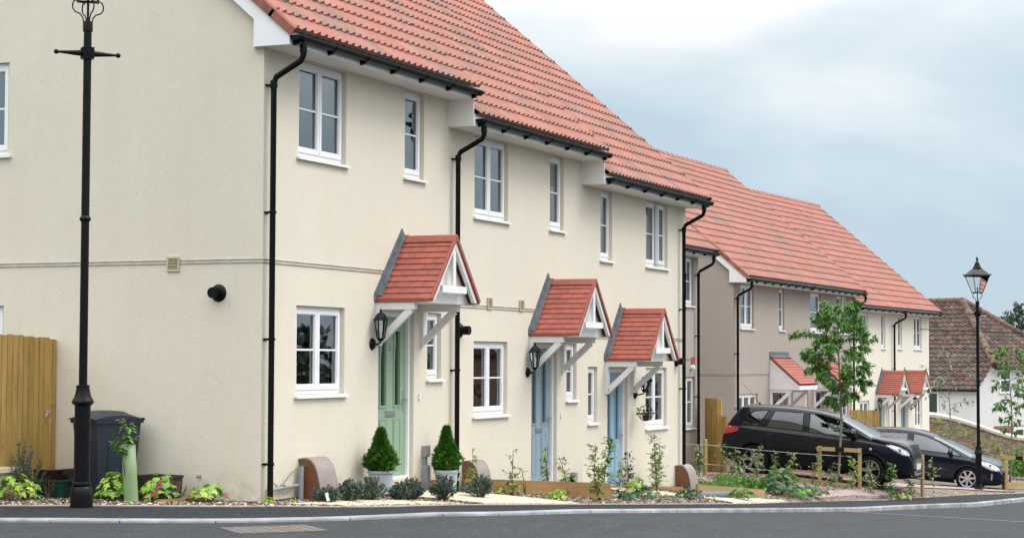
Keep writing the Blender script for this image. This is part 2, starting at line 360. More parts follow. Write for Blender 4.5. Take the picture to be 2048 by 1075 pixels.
def hgt(x,y):
    g=lerpt(GP,x);s=sdist(x,y)
    if s<=0: return g
    w=lerpt(WP,x);q=max(0.,min(1.,(x-15)/2.5));Lb=1.45+q*1.6
    return g+(w-g)*min(1,s/Lb)**(1-.5*q)
# ---------------------------------------------------------------- ground, road, pavement
def chaikin(P):
    Q = [P[0]]
    for a, b in zip(P, P[1:]): Q += [(a[0]*.75+b[0]*.25, a[1]*.75+b[1]*.25), (a[0]*.25+b[0]*.75, a[1]*.25+b[1]*.75)]
    return Q + [P[-1]]
BKS = chaikin(chaikin(BK)); KBS = chaikin(chaikin(KB))
def G(x): return lerpt(GP, x)
def upst(x): return max(.03, min(.085, .035 + .0022*x))
def dens(P, st):
    Q = []
    for (a, b), (c, d) in zip(P, P[1:]):
        n = max(1, int(math.hypot(c-a, d-b)/st))
        Q += [(a+(c-a)*i/n, b+(d-b)*i/n) for i in range(n)]
    return Q + [P[-1]]
def grid(name, xs, ys, zf, mat, keep=None, label=None):
    mb = MB(); idx = {}
    for i, x in enumerate(xs):
        for j, y in enumerate(ys): idx[i, j] = mb.pt((x, y, zf(x, y)))
    for i in range(len(xs)-1):
        for j in range(len(ys)-1):
            if keep is None or keep((xs[i]+xs[i+1])/2, (ys[j]+ys[j+1])/2):
                mb.face([idx[i, j], idx[i+1, j], idx[i+1, j+1], idx[i, j+1]])
    return tag(mb.build(name, mat, smooth=True), None, None, None, 'structure')
def fr(a, b, s):
    n = max(1, round((b-a)/s)); return [a+(b-a)*i/n for i in range(n)]
grid('ground', [-1500, -600, -200, -80]+fr(-40, 130, 3)+[130, 180, 300, 700, 1500], [-1500, -600, -200]+fr(-80, 80, 4)+[80, 150, 400, 900, 1500],
     lambda x, y: (hgt(x, y) if -45 < x < 125 and -70 < y < 70 else G(x)-(2 if abs(x) > 200 else 0)) - .42, M['grassland'])
grid('planting_bed', fr(-8, 34, .25)+fr(34, 70, 1), fr(-5, 5, .22)+fr(5, 12, 1),
     lambda x, y: hgt(x, y) - (.05 if sdist(x, y) < 0 else 0), M['soil'], lambda x, y: sdist(x, y) > -.35)
def roadz(x, y=0): return G(x) - upst(x)
grid('road', fr(-45, 130, .8), fr(-60, 16, 1.5), roadz, M['road'], lambda x, y: sdist(x, y, KB) < 1.2 and sdist(x, y) < 0)
mbp, mbk, mbe = MB(), MB(), MB(); pr_ = None; kj = 0; rj = random.Random(2)
Kd = dens(KBS, .25)
for b in dens(BKS, .35):
    k = min(Kd, key=lambda q: (q[0]-b[0])**2+(q[1]-b[1])**2)
    d = Vector((k[0]-b[0], k[1]-b[1])).normalized(); zb, zk = G(b[0]), G(k[0]); u = upst(k[0])
    o = (k[0]+d.x*.13, k[1]+d.y*.13); ib = (b[0]-d.x*.05, b[1]-d.y*.05)
    row = [mbp.pt((b[0], b[1], zb)), mbp.pt((k[0], k[1], zk)),
           mbk.pt((k[0], k[1], zk+.003)), mbk.pt((o[0]-d.x*.015, o[1]-d.y*.015, zk+.003)), mbk.pt((o[0], o[1], zk-.012)), mbk.pt((o[0]+d.x*.01, o[1]+d.y*.01, zk-u-.05)),
           mbe.pt((ib[0], ib[1], zb-.05)), mbe.pt((ib[0], ib[1], zb+.012)), mbe.pt((b[0], b[1], zb+.012)), mbe.pt((b[0]+d.x*.003, b[1]+d.y*.003, zb-.03))]
    if pr_:
        mbp.face([pr_[0], pr_[1], row[1], row[0]])
        if kj % 3 == 0: kc = rj.uniform(.82, 1.12)
        kj += 1
        for j in (2, 3, 4): mbk.face([pr_[j], pr_[j+1], row[j+1], row[j]], 0, (kc, kc, kc))
        if kj % 3 == 0:      # open joint between two kerb stones
            a_, b_ = mbk.v[row[2]], mbk.v[row[4]]; t_ = Vector((-(b_-a_).y, (b_-a_).x, 0)).normalized()*.006
            up_ = Vector((0, 0, .004)); lo_ = mbk.v[row[5]] + (mbk.v[row[5]]-b_).normalized()*0 + Vector((d.x, d.y, 0))*.004
            mbk.poly([a_-t_+up_, a_+t_+up_, b_+t_+up_, b_-t_+up_], 0, (.25, .25, .25)); mbk.poly([b_-t_+up_, b_+t_+up_, lo_+t_, lo_-t_], 0, (.25, .25, .25))
        for j in (6, 7, 8): mbe.face([pr_[j], pr_[j+1], row[j+1], row[j]])
    pr_ = row
tag(mbp.build('pavement', M['pave']), kind='structure'); tag(mbk.build('kerb', M['kerb']), kind='structure'); tag(mbe.build('path_edging', M['edging']), kind='structure')
def strip(name, A, B, mat, off, n=24, zf=None):
    """a surface laid on the ground between two plan lines"""
    zf = zf or hgt; mb = MB(); A = dens(A, 9999); B = dens(B, 9999)
    def at(P, t):
        t *= len(P)-1; i = min(int(t), len(P)-2); f = t-i
        return (P[i][0]+(P[i+1][0]-P[i][0])*f, P[i][1]+(P[i+1][1]-P[i][1])*f)
    rows = []
    for i in range(n+1):
        a, b = at(A, i/n), at(B, i/n); r = []
        for j in range(7):
            x, y = a[0]+(b[0]-a[0])*j/6, a[1]+(b[1]-a[1])*j/6; r.append(mb.pt((x, y, zf(x, y)+off)))
        rows.append(r)
    for p, q in zip(rows, rows[1:]):
        for j in range(6): mb.face([p[j], p[j+1], q[j+1], q[j]])
    # edges
    for r in (0, 6):
        lo = [mb.pt(mb.v[p[r]] - Vector((0, 0, .06))) for p in rows]
        for i in range(n): mb.face([rows[i][r], rows[i+1][r], lo[i+1], lo[i]])
    return tag(mb.build(name, mat), kind='structure')
strip('garden_path', [(2.7, -.12), (3.9, -.12), (5.3, -.45)], [(2.9, -1.42), (3.9, -1.46), (6.0, -1.46)], M['slab'], .022)
strip('garden_path', [(-.35, -.5), (.9, -.42), (1.7, -.75)], [(-.15, -1.12), (1.0, -1.36), (2.3, -1.44)], M['slab'], .02)
strip('garden_path', [(10.4, -.12), (11.3, -.12), (12.2, -.3)], [(10.4, -.75), (11.6, -.8), (12.9, -.9)], M['slab'], .02)
strip('garden_path', [(12.9, -.98), (15.6, -1.2)], [(13.2, -1.46), (16.6, -1.46)], M['slab'], .022)
strip('driveway', [(18.9, -1.22), (21.5, -1.1), (24.8, -1.05)], [(18.9, -1.46), (21.5, -1.47), (25.8, -1.7)], M['block'], .02)
strip('driveway', [(24.5, 4.5), (24.3, .8), (26.2, -1.3)], [(33.5, 4.5), (33.5, 1.2), (33.2, -3.0)], M['block'], .02)
strip('driveway', [(21.2, 4.2), (21.6, 1.9)], [(24.5, 4.5), (24.3, .9)], M['block'], .015)
strip('sett_band', [(12.6, -3.5), (6.9, -7.3), (2, -10.6)], [(12.9, -3.62), (7.05, -7.48), (2.15, -10.8)], M['setts'], .006, zf=roadz)
def chips(name, n, box, keep, size, seed):
    r = random.Random(seed); mb = MB(); cols = [(.30,.22,.17),(.17,.10,.07),(.09,.055,.04),(.42,.34,.27),(.24,.15,.11),(.62,.57,.50),(.13,.08,.06),(.5,.43,.35)]
    k = 0
    while k < n:
        x, y = r.uniform(box[0], box[1]), r.uniform(box[2], box[3])
        if x > 14 and r.random() < .25: continue
        if sdist(x, y) < .04 or not keep(x, y): continue
        k += 1; z = hgt(x, y); s = r.uniform(.5, 1.3)*size; a = r.uniform(0, math.tau); w = s*r.uniform(.3, .6)
        dx, dy = math.cos(a), math.sin(a); c = r.choice(cols); q = r.uniform(.8, 1.2); c = (c[0]*q, c[1]*q, c[2]*q)
        h = [r.uniform(.004, .026) for _ in range(4)]
        p = [(x+dx*s/2, y+dy*s/2, z+h[0]), (x-dy*w/2, y+dx*w/2, z+h[1]), (x-dx*s/2, y-dy*s/2, z+h[2]), (x+dy*w/2, y-dx*w/2, z+h[3])]
        mb.poly(p, 0, c)
    return tag(mb.build(name, M['chip']), 'loose brown and cream bark chips spread over the planting beds', 'mulch', kind='stuff')
def bedok(x, y):
    if x < 0: return y < 2.6
    if y > (0 if x < 15.1 else 2.0): return False
    if 2.75 < x < 5.6 and y < -.14: return False if y > -1.45 and (x > 2.9) else True
    if x > 27: return False
    return True
chips('bark_mulch', 22000, (-4, 27, -1.6, 3), bedok, .055, 5)
# inspection cover let into the road
mb = MB(); c0 = Vector((-3.37, -2.12)); z0 = roadz(-3.4)
mb.M = Matrix.Translation((c0.x, c0.y, z0)) @ Matrix.Rotation(R(-42), 4, 'Z')
mb.box(-.42, .42, -.34, .34, -.02, .006, 0)
for i in range(9):
    for j in range(7): mb.box(-.41+i*.0925, -.41+i*.0925+.082, -.33+j*.096, -.33+j*.096+.085, .006, .012, 1)
mb.M = None
tag(mb.build('inspection_cover', [M['ventgrey'], M['setts']]), 'rectangular inspection cover filled with pinkish pavers, set in the road near the left corner', 'manhole cover')
# ---------------------------------------------------------------- house kit (all in the house's own frame: x along the front, y into the house, z up from the floor)
PITCH = math.atan(.86); DEP = 8.4; SOF = 5.0; OV = .38
GAB = Matrix(((0, 1, 0, 0), (-1, 0, 0, 0), (0, 0, 1, 0), (0, 0, 0, 1)))     # front frame -> left gable frame
def wall_face(mb, x0, x1, z0, z1, ops, dep=.13):
    xs = sorted({x0, x1} | {v for o in ops for v in o[:2]}); zs = sorted({z0, z1} | {v for o in ops for v in o[2:4]})
    for a, b in zip(xs, xs[1:]):
        for c, d in zip(zs, zs[1:]):
            mx, mz = (a+b)/2, (c+d)/2
            if any(o[0] < mx < o[1] and o[2] < mz < o[3] for o in ops): continue
            mb.poly([(a, 0, c), (b, 0, c), (b, 0, d), (a, 0, d)])
    for o in ops:
        a, b, c, d = o[:4]
        mb.poly([(a, 0, c), (a, 0, d), (a, dep, d), (a, dep, c)]); mb.poly([(b, 0, c), (b, dep, c), (b, dep, d), (b, 0, d)])
        mb.poly([(a, 0, d), (b, 0, d), (b, dep, d), (a, dep, d)]); mb.poly([(a, 0, c), (a, dep, c), (b, dep, c), (b, 0, c)])
def rect(mb, x0, x1, y0, y1, z0, z1, t, tb=None, m=0):
    tb = tb or t
    mb.box(x0, x0+t, y0, y1, z0, z1, m); mb.box(x1-t, x1, y0, y1, z0, z1, m)
    mb.box(x0+t, x1-t, y0, y1, z0, z0+tb, m); mb.box(x0+t, x1-t, y0, y1, z1-t, z1, m)
def window(root, x0, x1, z0, z1, n=2, Mx=None, cur=.35, bars=True, sill=True, ajar=None, label=None, drape=False):
    mb = MB(); mb.M = Mx; gl = MB(); gl.M = Mx; t = .04
    rect(mb, x0+.004, x1-.004, .058, .125, z0+.004, z1-.004, t, .05)
    w = (x1-x0-2*t)/n
    for i in range(n):
        a, b = x0+t+i*w, x0+t+(i+1)*w; c, d = z0+.05, z1-t
        if i: mb.box(a-.012, a+.012, .062, .12, c, d)
        mm = None
        if ajar == i:
            hinge = Vector((b-.002, .05, 0)); mm = Matrix.Translation(hinge) @ Matrix.Rotation(R(7), 4, 'Z') @ Matrix.Translation(-hinge)
            mb.M = gl.M = (Mx @ mm) if Mx is not None else mm
        s = .048
        rect(mb, a+.004, b-.004, .045, .10, c+.004, d-.004, s, .055)
        rect(mb, a+.004+s, b-.004-s, .058, .075, c+.059, d-.004-s, .012)
        if bars: mb.box(a+.004+s, b-.004-s, .064, .086, (c+d)/2-.011, (c+d)/2+.011)
        gl.poly([(a+.03, .082, c+.03), (b-.03, .082, c+.03), (b-.03, .082, d-.03), (a+.03, .082, d-.03)])
        mb.M = gl.M = Mx
    o = mb.build('window', M['upvc'], root)
    if label: o['label'] = label
    gl.build('pane', M['glass'], o)
    if sill:
        q = MB(); q.M = Mx; q.prism([(.055, z0-.002), (-.045, z0-.018), (-.045, z0-.043), (.055, z0-.03)], 'x', x0-.035, x1+.05); q.build('sill', M['upvc'], o)
    if cur:
        k = 26
        for side in (0, 1):
            q = MB(); q.M = Mx
            L = (x1-x0)*cur; xa = x0 if side == 0 else x1-L
            P = [(xa+L*i/k, .24+.018*math.sin(i*2.1+side)+.008*math.sin(i*.9)) for i in range(k+1)]
            for p, r_ in zip(P, P[1:]): q.poly([(p[0], p[1], z0-.1), (r_[0], r_[1], z0-.1), (r_[0], r_[1], z1+.05), (p[0], p[1], z1+.05)])
            q.build('curtain', M['drape' if drape else 'curtain'], o)
    return o
def digit(mb, d, x, y, z, h=.075, w=.034, m=0):
    segs = {'0': 'abcdef', '1': 'bc', '2': 'abged', '3': 'abgcd', '4': 'fgbc', '5': 'afgcd', '6': 'afgedc', '7': 'abc', '8': 'abcdefg', '9': 'abcdfg'}[d]; t = .009
    P = {'a': (0, h, w, h), 'b': (w, h/2, w, h), 'c': (w, 0, w, h/2), 'd': (0, 0, w, 0), 'e': (0, 0, 0, h/2), 'f': (0, h/2, 0, h), 'g': (0, h/2, w, h/2)}
    for s in segs:
        a, b, c, e_ = P[s]; mb.bar((x+a, y, z+b), (x+c, y, z+e_), t, t, (0, 1, 0), m)
def door(root, x0, x1, zt, col, num='8', flip=False, lab=None):
    f = MB(); f.box(x0+.004, x0+.062, .05, .125, 0, zt-.004); f.box(x1-.062, x1-.004, .05, .125, 0, zt-.004); f.box(x0+.062, x1-.062, .05, .125, zt-.07, zt-.004)
    f.box(x0+.062, x1-.062, .055, .125, -.0, .03)
    f.build('door_frame', M['upvc'], root)
    a, b = x0+.064, x1-.064; c = (a+b)/2; z1 = zt-.072; mb = MB(); gl = MB()
    yf = .092; panes = [(c-.27, c-.12), (c+.12, c+.27)]; zp = (.93, 1.87)
    ops = [(p[0], p[1], zp[0], zp[1]) for p in panes]; low = [(p[0]-.01, p[1]+.01, .16, .74) for p in panes]
    mb.M = Matrix.Translation((0, yf, 0)); wall_face(mb, a, b, .032, z1, ops, .03); mb.M = None
    for p in panes:
        rect(mb, p[0]-.028, p[1]+.028, yf-.012, yf+.004, zp[0]-.028, zp[1]+.028, .027)
    for p in low:
        rect(mb, p[0]-.02, p[1]+.02, yf-.006, yf+.004, p[2]-.02, p[3]+.02, .014); mb.box(p[0]+.012, p[1]-.012, yf-.008, yf+.004, p[2]+.012, p[3]-.012)
    o = mb.build('door', M[col], root)
    if lab: o['label'] = lab
    for p in panes: gl.poly([(p[0], yf+.02, zp[0]), (p[1], yf+.02, zp[0]), (p[1], yf+.02, zp[1]), (p[0], yf+.02, zp[1])])
    gl.build('glazing', M['glass'], o)
    h = MB(); hx = b-.05 if not flip else a+.05; h.box(hx-.016, hx+.016, yf-.012, yf, .86, 1.12); h.bar((hx, yf-.05, 1.0), (hx-.09*(1 if not flip else -1), yf-.05, 1.0), .018, .02); h.bar((hx, yf-.05, 1.0), (hx, yf, 1.0), .016, .016)
    h.build('handle', M['steel'], o)
    l = MB(); l.box(c-.13, c+.13, yf-.014, yf-.0005, .79, .865); l.box(c-.105, c+.105, yf-.02, yf-.0145, .805, .85); l.build('letterbox', M['steel'], o)
    q = MB(); z = 1.62
    for i, ch in enumerate(num): digit(q, ch, c-.017, yf-.006, z-.095*i)
    if num: q.build('door_number', M['steel'], o)
    q = MB(); q.lathe([(.012, yf-.012), (.012, yf-.001)], (c, 0, 1.36), 8, 0, 'y'); q.build('spyhole', M['steel'], o)
    return o
def tiles(mb, Ms, Lv, xf, tw=.33, gauge=.34, amp=.024, seed=1, warm=1., irregular=0., plain=False, rolls=2, grey=.18):
    """interlocking tiles on a slope; Ms maps (x, up-slope, out) to the house frame; xf(v) gives the run at height v"""
    r = random.Random(seed); nc = max(1, round(Lv/gauge)); gv = Lv/nc
    prof = [(0, 0), (.05, 0), (.066, .45), (.083, .92), (.1, 1), (.117, .92), (.134, .45), (.15, .0)] if rolls == 2 else [(0, 0), (.06, -.1), (.12, .05), (.17, .6), (.22, 1), (.27, .8), (.31, .2)]
    if plain: prof = [(0, 0)]
    for c in range(nc):
        v0, v1 = c*gv, (c+1)*gv+.02; x0, x1 = xf((c+.5)*gv)
        off = (tw/2 if (plain and c % 2) else 0); k0 = math.floor((x0-off)/tw); k1 = math.ceil((x1-off)/tw)
        for k in range(k0, k1):
            q = r.gauss(1, .05+irregular*.13); g = r.random(); w = r.gauss(0, .02)
            col = (q*(1+w)*warm, q, q*(1-w))
            if g < grey: col = (q*.80*warm, q*.98, q*1.06)
            elif g < grey*1.8: col = (q*1.08*warm, q*.94, q*.9)
            if irregular and g > .8: col = (q*.6, q*.6, q*.65)
            dz = r.uniform(-1, 1)*.006*irregular; dv = r.uniform(-1, 1)*.012*irregular; sk = r.uniform(-1, 1)*.006*irregular
            xs = []
            reps = 2 if (rolls == 2 and not plain) else 1
            for h in range(reps):
                xs += [(k*tw+off+h*tw/2+px*(tw/.33), ph) for px, ph in prof]
            xs.append(((k+1)*tw+off-(.004 if plain else 0), prof[0][1]))
            cl = []
            for (xa, pa), (xb, pb) in zip(xs, xs[1:]):
                if xb <= x0 or xa >= x1: continue
                if xa < x0: pa = pa+(pb-pa)*(x0-xa)/(xb-xa); xa = x0
                if not cl: cl.append((xa, pa))
                if xb > x1: pb = pa+(pb-pa)*(x1-xa)/(xb-xa); xb = x1
                cl.append((xb, pb))
            xs = cl
            if len(xs) < 2: continue
            if xs[-1][0]-xs[0][0] < .01: continue
            lift = .042 if not plain else .018
            lo = [mb.pt(Ms @ Vector((x, v0+dv+sk*i, lift+dz+amp*ph))) for i, (x, ph) in enumerate(xs)]
            hi = [mb.pt(Ms @ Vector((x, v1, .004+amp*ph))) for x, ph in xs]
            lip = [mb.pt(Ms @ Vector((x, v0+dv+sk*i+.004, -.004+amp*ph*.3))) for i, (x, ph) in enumerate(xs)]
            for i in range(len(xs)-1):
                mb.face([lo[i], lo[i+1], hi[i+1], hi[i]], 0, col); mb.face([lip[i], lip[i+1], lo[i+1], lo[i]], 0, col)
            if plain and k < k1: pass
def slope_frame(x, y, z, p=PITCH): 
    return Matrix(((1, 0, 0, x), (0, math.cos(p), -math.sin(p), y), (0, math.sin(p), math.cos(p), z), (0, 0, 0, 1)))
def lantern(root, x, z, proj=.12, tilt=None):
    mb = MB(); Mx = Matrix.Translation((x, 0, z)); mb.M = Mx
    mb.lathe([(.0, -.04), (.035, -.038), (.062, -.024), (.078, -.001)], (0, 0, -.17), 16, 0, 'y')
    mb.tube([(0, -.02, -.17), (0, -.06, -.175), (0, -proj+.01, -.155), (0, -proj, -.12)], [.022, .013, .011, .015], 8)
    if tilt: mb.M = Mx @ Matrix.Translation((0, -proj, -.1)) @ tilt @ Matrix.Translation((0, proj, .1))
    c = (0, -proj, 0); n = 6
    mb.lathe([(.012, -.14), (.03, -.125), (.045, -.105), (.05, -.095)], c, n); mb.lathe([(.10, .125), (.10, .133), (.082, .145), (.065, .18), (.035, .215), (.012, .225), (.016, .24), (.008, .262), (.0, .27)], c, n)
    for k in range(n):
        t = k*math.tau/n; mb.bar((c[0]+.047*math.cos(t), c[1]+.047*math.sin(t), -.10), (c[0]+.079*math.cos(t), c[1]+.079*math.sin(t), .128), .012, .012)
    o = mb.build('wall_lantern', M['iron'], root)
    g = MB(); g.M = mb.M; g.lathe([(.044, -.095), (.075, .125)], c, n, caps=False); g.build('lantern_glass', M['lampglass'], o)
    g = MB(); g.M = mb.M; g.lathe([(.016, -.095), (.016, -.03), (.022, .0), (.018, .05), (.0, .065)], c, 10); g.build('bulb', M['bulb'], o)
    return o
def canopy(root, xc, zE=2.25, zA=3.055, hw=.715, pr=.775, seed=3):
    """gabled door canopy: plain tiles, white truss front, timber brackets, lead flashing"""
    t = MB(); Ls = math.hypot(hw, zA-zE); th = math.atan2(zA-zE, hw)
    for sgn in (-1, 1):
        # slope frame: x along -y (out from the wall), v up the slope towards the ridge
        A = Vector((0, 1, 0)) if sgn < 0 else Vector((0, -1, 0)); B = Vector((-sgn*math.cos(th), 0, math.sin(th))); Cn = Vector((sgn*math.sin(th), 0, math.cos(th)))
        o = Vector((xc+sgn*hw, -pr if sgn < 0 else 0, zE))
        Ms = Matrix((A, B, Cn)).transposed().to_4x4(); Ms.translation = o
        tiles(t, Ms, Ls-.06, lambda v: (0, pr), .19, .098, 0, seed+sgn, 1, 0, True, 1, .0)
        t.poly([Ms @ Vector(p) for p in ((0, 0, -.012), (pr, 0, -.012), (pr, Ls, -.012), (0, Ls, -.012))], 0, (.5, .5, .5))
        # tile-coloured edge at the front of the slope and at the eaves
        t.bar(o + (Vector((0, 0, 0)) if sgn < 0 else Vector((0, -pr, 0))) + Cn*.004, Vector((xc, -pr, zA)) + Cn*.004, .03, .045, Cn, 0, (.93, .93, .93))
        t.bar(Vector((xc+sgn*(hw-.012), -pr, zE-.002)), Vector((xc+sgn*(hw-.012), -.002, zE-.002)), .035, .05, (0, 0, 1), 0, (.95, .95, .95))
    t.prism([(xc-.085, zA-.055), (xc-.03, zA+.022), (xc, zA+.035), (xc+.03, zA+.022), (xc+.085, zA-.055), (xc, zA-.01)], 'y', -pr-.012, 0, 0, (.97, .97, .97))
    C_ = t.build('door_canopy', M['tileflat'], root)
    f = MB(); y0, y1 = -pr+.012, -pr+.06; ap = Vector((xc, 0, zA-.05))
    for sgn in (-1, 1):
        e_ = Vector((xc+sgn*(hw-.035), 0, zE-.012)); d = (Vector((xc, 0, zA-.03))-e_); 
        a = e_; b = Vector((xc, 0, zA-.03)); n_ = Vector((0, 0, -1)); wv = .085/abs(math.cos(th))*.62
        f.prism([(a.x, a.z), (b.x, b.z), (b.x, b.z-wv*1.25), (a.x-sgn*.075, a.z)], 'y', y0, y1)
    f.box(xc-.36, xc+.36, y0+.004, y1, zE+.10, zE+.19); f.box(xc-.04, xc+.04, y0+.008, y1-.004, zE+.19, zA-.12)
    f.build('truss', M['joinery'], C_)
    w = MB(); w.prism([(xc-hw+.05, zE-.012), (xc, zA-.1), (xc+hw-.05, zE-.012)], 'y', -pr+.13, -pr+.145); w.box(xc-hw+.04, xc+hw-.04, -pr+.13, 0, zE-.03, zE-.013); w.build('canopy_soffit', M['soffit'], C_)
    for bx in (xc-hw+.06, xc+hw-.11):
        br = MB()
        br.box(bx-.045, bx+.045, -.05, 0, zE-.56, zE-.032); br.box(bx-.04, bx+.04, -.53, -.05, zE-.12, zE-.032)
        br.bar((bx, -.045, zE-.50), (bx, -.47, zE-.115), .06, .085, (0, 0, 1)); br.box(bx-.03, bx+.03, -.062, -.05, zE-.54, zE-.48)
        br.build('bracket', M['joinery'], C_)
    fl = MB()
    for sgn in (-1, 1):
        fl.prism([(xc+sgn*(hw+.015), zE-.03), (xc+sgn*(hw+.045), zE-.01), (xc+sgn*(hw+.045), zE+.08), (xc, zA+.13), (xc, zA+.02), (xc+sgn*.02, zA)], 'y', -.014-.001*sgn, 0)
        a = Vector((xc+sgn*(hw-.03), 0, zE+.04)); b = Vector((xc, 0, zA+.02)); nn = Vector((sgn*math.sin(th), 0, math.cos(th)))*.022
        fl.poly([a+nn, a+nn+Vector((0, -.09, 0)), b+nn*1.8+Vector((0, -.09, 0)), b+nn*1.8])
    fl.build('lead_flashing', M['lead'], C_); return C_
def lean_canopy(root, x0, x1, zT=3.10, zE=2.34, pr=.86):
    """lean-to canopy with closed white cheeks"""
    t = MB(); Ls = math.hypot(pr, zT-zE); p = math.atan2(zT-zE, pr)
    Ms = slope_frame(0, -pr, zE, p); tiles(t, Ms, Ls, lambda v: (x0, x1), .21, .115, 0, int(x0*10), 1, 0, True, 1, 0)
    for x in (x0+.012, x1-.012): t.bar(Ms @ Vector((x, 0, -.012)), Ms @ Vector((x, Ls, -.012)), .03, .06, Ms.to_3x3() @ Vector((0, 0, 1)), 0, (.8, .7, .7))
    t.poly([Ms @ Vector(q) for q in ((x0, 0, -.02), (x1, 0, -.02), (x1, Ls, -.02), (x0, Ls, -.02))])
    C_ = t.build('door_canopy', M['tileflat'], root)
    f = MB(); zb = zE-.16
    for a, b in ((x0+.03, x0+.06), (x1-.06, x1-.03)):
        f.prism([(0, zT-.06), (-pr+.02, zE-.05), (-pr+.02, zb), (0, zb)], 'x', a, b)
        f.prism([(0, zT-.07), (-pr+.02, zE-.055), (-pr+.12, zE-.11), (0, zT-.19)], 'x', a-.012, a)
    f.box(x0+.06, x1-.06, -pr+.02, -pr+.045, zb, zE-.04); f.box(x0+.06, x1-.06, -pr+.045, 0, zb, zb+.012); f.build('canopy_cheek', M['joinery'], C_)
    for bx in (x0+.1, x1-.12):
        br = MB()
        br.box(bx-.045, bx+.045, -.05, 0, zb-.6, zb-.002); br.box(bx-.04, bx+.04, -.6, -.05, zb-.08, zb-.002); br.bar((bx, -.045, zb-.52), (bx, -.54, zb-.07), .06, .085)
        br.build('bracket', M['joinery'], C_)
    fl = MB(); fl.box(x0-.01, x1+.01, -.02, 0, zT-.03, zT+.12); fl.poly([(x0, -.02, zT+.02), (x1, -.02, zT+.02), (x1, -.1, zT-.03), (x0, -.1, zT-.03)]); fl.build('lead_flashing', M['lead'], C_)
def downpipe(root, x, zb, gy=-.45, sw=.0, ztop=5.0, name='downpipe', brk=(4.58, 3.15, 1.73, .34)):
    mb = MB(); y = -.085; r = .034
    mb.tube([(x+sw, gy, ztop+.03), (x+sw, gy, ztop-.10), (x+sw, gy+.03, ztop-.16), (x, y-.03, ztop-.33), (x, y, ztop-.40), (x, y, zb)], [r*1.05, r*1.05, r, r, r, r], 12)
    mb.tube([(x+sw, gy, ztop+.02), (x+sw, gy, ztop-.07)], r*1.25, 12); mb.tube([(x, y, ztop-.37), (x, y, ztop-.46)], r*1.2, 12)
    for z in brk:
        mb.tube([(x, y, z-.014), (x, y, z+.014)], r*1.3, 12); mb.box(x-.012, x+.012, y, -.0, z-.012, z+.012); mb.box(x-.05, x+.05, -.012, -.0, z-.01, z+.01)
    return mb.build(name, M['blackpvc'], root, smooth=40)
